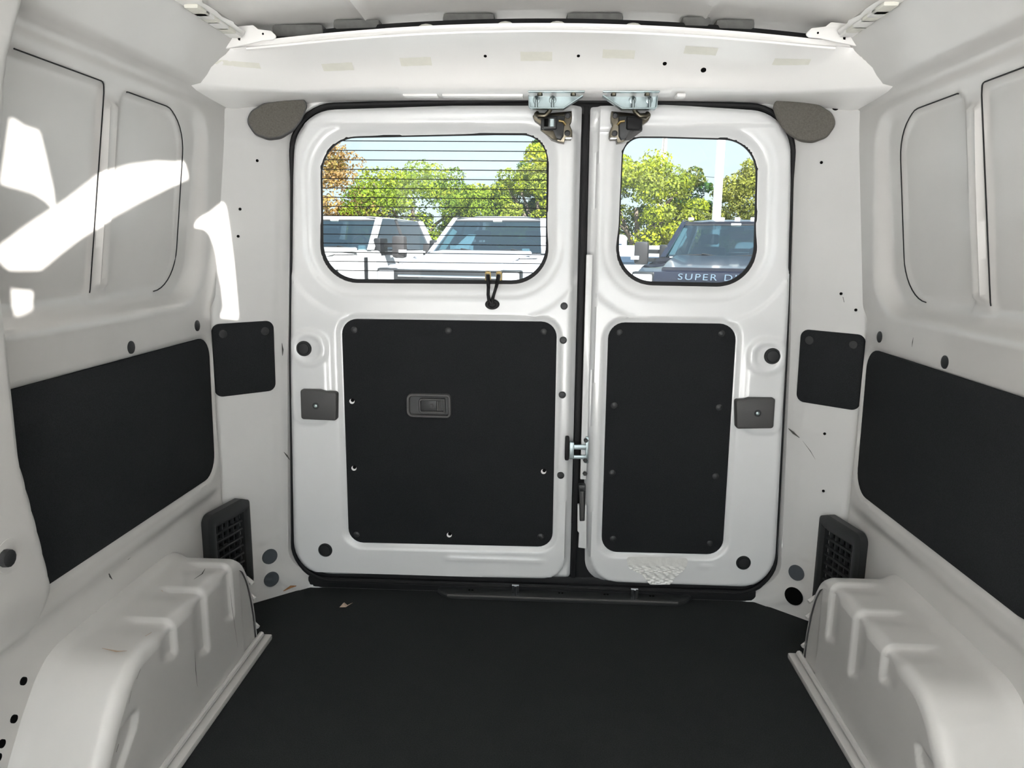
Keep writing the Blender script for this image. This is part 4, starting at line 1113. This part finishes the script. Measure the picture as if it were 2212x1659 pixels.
        # wheels
        for y in (-0.95, 3.1):
            wfr = Fr((s * W * 0.80, 0, 0), (0, 1, 0), (0, 0, 1), (s, 0, 0))
            w_ = mk('wheel', *lathe(wfr, (y, 0.40), [(0.30, -0.02), (0.39, 0.0), (0.40, 0.06), (0.40, 0.22), (0.38, 0.27), (0.26, 0.27), (0.25, 0.24)], 28), TIRE, t)
            mk('wheel_rim', *lathe(wfr, (y, 0.40), [(0.25, 0.22), (0.24, 0.25), (0.15, 0.23), (0.06, 0.26)], 20), CHROME, w_)
    # face
    gt = HF - (0.16 if kind == 'blue' else 0.03)
    mk('grille', *box((-W * 0.80, -1.80, HF - 0.50), (W * 0.80, -1.70, gt), 0.03), TBLACK, t)
    gb = CHROME if kind != 'blue' else TBLACK
    for k in range(4):
        mk('grille_bar', *box((-W * 0.72, -1.825, gt - 0.09 - 0.09 * k), (W * 0.72, -1.79, gt - 0.065 - 0.09 * k), 0.006), CHROME if k == 0 else TGREY, t)
    for s in (-1, 1):
        hl = mk('headlamp', *box((s * W * 0.90 - 0.13, -1.79, HF - 0.33), (s * W * 0.90 + 0.11, -1.62, HF - 0.045), 0.03), TLAMP, t)
        mk('lamp_surround', *box((s * W * 0.90 - 0.14, -1.775, HF - 0.36), (s * W * 0.90 + 0.12, -1.60, HF - 0.02), 0.03), TBLACK, hl)
    mk('bumper', *box((-W * 1.03, -1.90, 0.50), (W * 1.03, -1.62, 0.74), 0.05), CHROME, t)
    return t

tA = truck('pickup_truck', (-3.44, 11.15), math.radians(13), TWHITE, 'white pickup truck seen from its front corner at the left of the heated window', 'white', W=0.93, HC=1.395, HF=1.22, HR=1.905)
tB = truck('pickup_truck', (-0.84, 10.75), math.radians(11), TSILVER, 'pale silver-white pickup truck facing the middle of the heated window', 'white', W=0.87, HC=1.375, HF=1.20, HR=1.905, mirror_dx=0.13, msc=0.55)
tC = truck('pickup_truck', (2.53, 10.42), math.radians(18), TBLUE, 'dark blue pickup truck with roof lamps behind the narrow window', 'blue', W=0.95, HC=1.345, HF=1.20, HR=1.875, mirror_dx=0.33)
# papers inside the silver truck
mk('price_sheet', *box((-0.66, 0.30, 1.36), (-0.30, 0.31, 1.46), 0.002), PAPER, tB)
mk('window_sticker', *quadpane((-0.62, 0.24, 1.385), (-0.36, 0.24, 1.385), (-0.30, 0.45, 1.62), (-0.42, 0.45, 1.62), 0.004), PAPER, tB, smooth=False)
# clearance lamps on the blue truck's roof
for x in (-0.66, -0.22, 0.0, 0.22, 0.66):
    cl = mk('clearance_lamp', *box((x - 0.04, 0.72, 1.862), (x + 0.04, 0.82, 1.905), 0.015), AMBER, tC)
# handprint-like marks and pillar grab handles
mk('grab_handle', *tube([(-0.80, 0.36, 1.44), (-0.74, 0.45, 1.50), (-0.70, 0.56, 1.62), (-0.72, 0.60, 1.70)], 0.022, 8), PALE, tC)
mk('pillar_trim_panel', *quadpane((-0.87, 0.20, 1.36), (-0.79, 0.20, 1.36), (-0.68, 0.60, 1.74), (-0.74, 0.60, 1.76), 0.01), PALE, tC, smooth=False)
mk('pillar_trim_panel', *quadpane((-0.80, 0.20, 1.39), (-0.70, 0.20, 1.39), (-0.62, 0.52, 1.66), (-0.72, 0.56, 1.72), 0.01), PALE, tB, smooth=False)
mk('rear_quarter_trim', *box((-0.22, 2.28, 1.40), (0.62, 2.30, 1.46), 0.005), PALE, tC)
mk('rear_quarter_trim', *box((-0.22, 2.28, 1.60), (0.52, 2.30, 1.70), 0.005), PALE, tC)

# raised lettering across the blue truck's nose
cu = bpy.data.curves.new('lettering', 'FONT')
cu.body = 'SUPER DUTY'; cu.size = 0.15; cu.extrude = 0.008; cu.align_x = 'CENTER'; cu.space_character = 1.25
to = bpy.data.objects.new('tmp', cu); COL.objects.link(to)
dg = bpy.context.evaluated_depsgraph_get()
me = bpy.data.meshes.new_from_object(to.evaluated_get(dg))
bpy.data.objects.remove(to)
me.materials.clear(); me.materials.append(CHROME)
lt = bpy.data.objects.new('lettering', me); COL.objects.link(lt)
lt.parent = tC; lt.scale = (0.92, 0.78, 1.0)
lt.location = (0.02, -1.752, 1.092); lt.rotation_euler = (math.radians(60), 0, 0)
lt['label'] = 'raised chrome SUPER DUTY lettering'
# small dark printed marks on two bonnets
def marks(parent, x, y, z, w, seed):
    rr = random.Random(seed); parts = []
    for row in range(3):
        xx = x
        while xx < x + w:
            a = rr.uniform(0.008, 0.03)
            parts.append(box((xx, y + 0.035 * row, z - 0.012 * row), (xx + a, y + 0.035 * row + 0.012, z - 0.012 * row + 0.003)))
            xx += a + rr.uniform(0.006, 0.02)
    mk('printed_marks', *cat_meshes(parts), TBLACK, parent, smooth=False)
marks(tA, 0.40, -1.40, 1.292, 0.16, 3)

# white cars and a van farther back
def small_car(name, loc, psi, label, L=4.2, W=0.86, HB=0.95, HR=1.5, van=False):
    t = empty(name, (loc[0], loc[1], GROUND), label, 'van' if van else 'car', None, -psi, local=True)
    yb = -L / 2
    secs = [ring(yb, W * 0.86, 0.35, HB - 0.22, 0.08), ring(yb + 0.2, W * 0.97, 0.30, HB - 0.10, 0.1), ring(yb + 1.0, W, 0.28, HB, 0.1), ring(yb + L * 0.6, W, 0.28, HB + 0.03, 0.1), ring(L / 2, W * 0.93, 0.34, HB - 0.02, 0.1)]
    mk('body', *loft(secs), TWHITE, t)
    y0, y1 = yb + 0.95, (L / 2 - 0.05 if van else L / 2 - 0.7)
    secs = [ring(y0, W * 0.80, HB - 0.05, HB, 0.03), ring(y0 + 0.55, W * 0.78, HB - 0.05, HR - 0.08, 0.1), ring(y0 + 0.9, W * 0.80, HB - 0.05, HR, 0.14), ring(y1 - 0.4, W * 0.80, HB - 0.05, HR, 0.14), ring(y1, W * 0.78, HB - 0.05, HB + (0.5 if van else 0.1), 0.05)]
    mk('cabin', *loft(secs), TWHITE, t)
    mk('windscreen', *quadpane((-W * 0.72, y0 - 0.012, HB + 0.01), (W * 0.72, y0 - 0.012, HB + 0.01), (W * 0.62, y0 + 0.54, HR - 0.10), (-W * 0.62, y0 + 0.54, HR - 0.10), -0.01), SIDEGL, t, smooth=False)
    for s in (-1, 1):
        for a, b in ((y0 + 0.65, y0 + 1.35), (y0 + 1.45, y1 - 0.5)):
            mk('side_window', *quadpane((s * W * 0.815, a, HB + 0.03), (s * W * 0.815, b, HB + 0.03), (s * W * 0.80, b, HR - 0.16), (s * W * 0.80, a + 0.12, HR - 0.16), 0.012 * s), SIDEGL, t, smooth=False)
        for y in (yb + 0.75, L / 2 - 0.75):
            wfr = Fr((s * W * 0.80, 0, 0), (0, 1, 0), (0, 0, 1), (s, 0, 0))
            mk('wheel', *lathe(wfr, (y, 0.31), [(0.24, 0.0), (0.31, 0.01), (0.31, 0.15), (0.22, 0.165), (0.20, 0.14), (0.08, 0.16)], 20), TIRE, t)
        mk('headlamp', *box((s * W * 0.72 - 0.14, yb - 0.02, HB - 0.30), (s * W * 0.72 + 0.12, yb + 0.12, HB - 0.19), 0.02), TLAMP, t)
        mk('door_mirror', *box((s * W * 0.98 - 0.09, y0 + 0.42, HB + 0.04), (s * W * 0.98 + 0.09, y0 + 0.5, HB + 0.17), 0.02), TBLACK, t)
    mk('grille', *box((-W * 0.55, yb - 0.025, HB - 0.42), (W * 0.55, yb + 0.05, HB - 0.24), 0.02), TBLACK, t)
    return t
small_car('parked_van', (1.52, 21.7), math.radians(6), 'white van parked behind the blue truck at its left', 4.8, 0.95, 1.05, 1.80, True)
small_car('parked_car', (2.02, 16.3), math.radians(10), 'white car beside the mirror of the blue truck', 4.3, 0.88, 1.12, 1.50)
small_car('parked_car', (5.6, 19.6), math.radians(20), 'white car half hidden behind the blue truck', 4.5, 0.9, 1.02, 1.62)

# light pole, utility pole and wires
POLEW = mat('white_pole_paint', (0.80, 0.80, 0.80), 0.5)
WOOD = mat('weathered_pole_wood', (0.42, 0.33, 0.27), 0.85, noise=0.3, nscale=8)
root = empty('light_pole', (3.735, 17.0, GROUND), 'tall square white light pole rising behind the blue truck', 'light pole')
mk('pole_shaft', *box((3.655, 16.92, GROUND + 0.4), (3.815, 17.08, 9.0), 0.01), POLEW, root)
mk('pole_base', *lathe(Fr((0, 0, GROUND), (1, 0, 0), (0, 1, 0), (0, 0, 1)), (3.735, 17.0), [(0.32, 0), (0.32, 0.55), (0.28, 0.6)], 20), mat('concrete', (0.5, 0.49, 0.47), 0.9, noise=0.1), root)
mk('lamp_head', *box((3.2, 16.85, 8.9), (4.27, 17.15, 9.05), 0.03), POLEW, root)
root = empty('utility_pole', (4.80, 33.0, GROUND), 'slim pale utility pole above the trees in the narrow window', 'utility pole')
mk('pole_shaft', *tube([(4.74, 33.0, GROUND), (4.80, 33.0, 3.0), (4.90, 33.0, 7.0), (4.95, 33.0, 10.0)], [0.15, 0.13, 0.10, 0.09], 12), POLEW, root)
mk('conduit', *tube([(4.82, 32.86, 4.6), (4.86, 32.86, 5.4), (4.90, 32.86, 7.2)], 0.04, 8), WOOD, root)
for dz in (0, 0.30):
    mk('wire_span', *tube([(4.80, 33.0, 4.05 - dz), (7.4, 29.0, 3.40 - dz), (14.0, 24.0, 3.5 - dz)], 0.010, 6), TGREY, root)

# trees: branching trunk and a crown of leaf sprays
def tree(name, label, c, radii, cols, nleaf, size, seed, trunk_h=1.4, clumps=46, spread=1.0):
    nleaf = int(nleaf * 2.0); size *= 0.62; clumps = int(clumps * 1.5); spread *= 0.85
    rr = np.random.default_rng(seed)
    base = (c[0], c[1], GROUND)
    t = empty(name, base, label, 'tree', 'trees behind the car park')
    bark = MATS['weathered_bark'] if 'weathered_bark' in MATS else mat('weathered_bark', (0.16, 0.12, 0.09), 0.9, noise=0.3, nscale=12)
    cz = c[2]
    parts = [tube([(c[0], c[1], GROUND), (c[0] + 0.1, c[1], GROUND + trunk_h), (c[0] - 0.05, c[1], cz + 0.4)], [0.20, 0.15, 0.06], 8)]
    for k in range(7):
        a = rr.uniform(0, 6.28); e = np.array([c[0] + radii[0] * 0.75 * math.cos(a), c[1] + radii[1] * 0.6 * math.sin(a), cz + radii[2] * rr.uniform(-0.4, 0.6)])
        s0 = np.array([c[0], c[1], GROUND + trunk_h * rr.uniform(0.8, 1.2)])
        parts.append(tube([s0, (s0 + e) / 2 + (0, 0, 0.2), e], [0.10, 0.06, 0.025], 6))
    mk('trunk', *cat_meshes(parts), bark, t)
    # clump centres in and on an uneven crown
    d = rr.normal(size=(clumps, 3)); d /= np.linalg.norm(d, axis=1, keepdims=True)
    rad = rr.uniform(0.45, 0.98, clumps) ** 0.6
    C = np.array(c) + d * np.array(radii) * rad[:, None]
    C[:, 2] = np.maximum(C[:, 2], GROUND + 0.5)
    rc = rr.uniform(0.20, 0.36, clumps) * min(radii) * spread
    idx = rr.integers(0, clumps, nleaf)
    dd = rr.normal(size=(nleaf, 3)); dd /= np.linalg.norm(dd, axis=1, keepdims=True)
    P = C[idx] + dd * (rc[idx] * rr.uniform(0.55, 1.05, nleaf) ** 0.5)[:, None] * np.array([1.15, 1.15, 0.8])
    n = dd + rr.normal(size=(nleaf, 3)) * 0.55; n /= np.linalg.norm(n, axis=1, keepdims=True)
    u = np.cross(n, rr.normal(size=(nleaf, 3))); u /= np.linalg.norm(u, axis=1, keepdims=True); w = np.cross(n, u)
    sz = size * rr.uniform(0.6, 1.3, nleaf)[:, None]
    V = np.concatenate([P + u * sz, P + w * sz * 0.55, P - u * sz, P - w * sz * 0.55], 0)
    q = np.arange(nleaf)
    quads = np.stack([q, q + nleaf, q + 2 * nleaf, q + 3 * nleaf], 1)
    me = bpy.data.meshes.new('foliage'); me.from_pydata((V - np.array(c)).tolist(), [], quads.tolist())
    lm = []
    for k, col in enumerate(cols):
        nm = 'leaf_%02x%02x%02x' % tuple(int(255 * v) for v in col)
        lm.append(MATS[nm] if nm in MATS else leaf_mat(nm, col)); me.materials.append(lm[-1])
    mi = rr.choice(len(cols), clumps)
    me.polygons.foreach_set('material_index', np.where(rr.random(nleaf) < 0.75, mi[idx], rr.integers(0, len(cols), nleaf)).astype(np.int32))
    o = bpy.data.objects.new('foliage', me); COL.objects.link(o)
    place(o, c, t, kind='stuff')
    return t
def leaf_mat(nm, col):
    m = bpy.data.materials.new(nm); m.use_nodes = True
    n, l = m.node_tree.nodes, m.node_tree.links; n.clear()
    out = n.new('ShaderNodeOutputMaterial'); mix = n.new('ShaderNodeMixShader'); d = n.new('ShaderNodeBsdfDiffuse'); tr = n.new('ShaderNodeBsdfTranslucent')
    tex = n.new('ShaderNodeTexNoise'); tex.inputs['Scale'].default_value = 2.5; rmp = n.new('ShaderNodeValToRGB'); tc = n.new('ShaderNodeTexCoord')
    rmp.color_ramp.elements[0].color = (*[v * 0.45 for v in col], 1); rmp.color_ramp.elements[1].color = (*[min(1, v * 0.92) for v in col], 1)
    l.new(tc.outputs['Object'], tex.inputs['Vector']); l.new(tex.outputs['Fac'], rmp.inputs[0])
    l.new(rmp.outputs[0], d.inputs[0]); l.new(rmp.outputs[0], tr.inputs[0]); mix.inputs[0].default_value = 0.35
    l.new(d.outputs[0], mix.inputs[1]); l.new(tr.outputs[0], mix.inputs[2]); l.new(mix.outputs[0], out.inputs[0])
    MATS[nm] = m; return m
GREEN = [(0.24, 0.33, 0.035), (0.32, 0.40, 0.04), (0.13, 0.20, 0.03), (0.40, 0.44, 0.05)]
YGREEN = [(0.36, 0.42, 0.035), (0.44, 0.47, 0.03), (0.22, 0.28, 0.04), (0.30, 0.34, 0.06)]
OLIVE = [(0.22, 0.24, 0.05), (0.30, 0.31, 0.06), (0.14, 0.16, 0.04), (0.36, 0.36, 0.08)]
DARK = [(0.05, 0.12, 0.025), (0.08, 0.17, 0.03), (0.04, 0.08, 0.02)]
BROWN = [(0.42, 0.26, 0.11), (0.48, 0.33, 0.17), (0.34, 0.26, 0.08), (0.55, 0.34, 0.12), (0.28, 0.18, 0.08)]
tree('autumn_tree', 'rusty brown autumn tree at the far left of the heated window', (-8.4, 28.5, 2.3), (2.2, 2.0, 2.3), BROWN, 9000, 0.10, 1, 1.2, 60)
tree('round_tree', 'rounded green tree in the middle of the heated window', (-5.0, 28.0, 1.9), (2.5, 2.0, 2.0), GREEN, 14000, 0.095, 2, 1.1, 75)
tree('low_tree', 'lower green tree between the two taller ones', (-2.3, 28.5, 1.5), (1.6, 1.7, 1.75), GREEN, 9000, 0.09, 3, 0.9, 50)
tree('tall_tree', 'tall yellow-green tree at the right of the heated window', (-0.35, 28.0, 2.1), (1.75, 1.8, 2.35), YGREEN, 13000, 0.10, 4, 1.2, 66)
tree('dark_tree', 'dark green treetop peeping over the tall yellow-green tree', (-0.2, 31.0, 3.2), (1.2, 1.2, 1.95), DARK, 5000, 0.10, 5, 2.0, 26)
tree('bright_tree', 'bright yellow-green tree left of the white pole', (3.2, 27.5, 1.9), (2.3, 1.9, 2.35), YGREEN, 15000, 0.10, 6, 1.2, 78)
tree('shade_tree', 'deep green tree just left of the white pole', (5.7, 29.5, 2.0), (1.3, 1.4, 1.9), DARK + OLIVE[:1], 6500, 0.10, 7, 1.4, 34)
tree('olive_tree', 'olive green tree right of the white pole', (7.7, 28.0, 1.9), (1.9, 1.8, 2.1), OLIVE, 12000, 0.095, 8, 1.2, 64)
tree('hedge_tree', 'low bushy olive tree below the dark treetops', (5.2, 27.2, 0.7), (1.9, 1.4, 1.55), OLIVE + YGREEN[:1], 9000, 0.09, 9, 0.6, 46)
tree('hedge_tree', 'low bushy green tree behind the gap between the white trucks', (-6.9, 27.4, 0.5), (2.2, 1.4, 1.4), OLIVE + GREEN[:1], 8000, 0.09, 10, 0.5, 46)
tree('hedge_tree', 'low green bush under the tall yellow-green tree', (-1.6, 27.0, 0.4), (2.2, 1.4, 1.3), OLIVE + GREEN[:2], 8000, 0.09, 12, 0.5, 46)
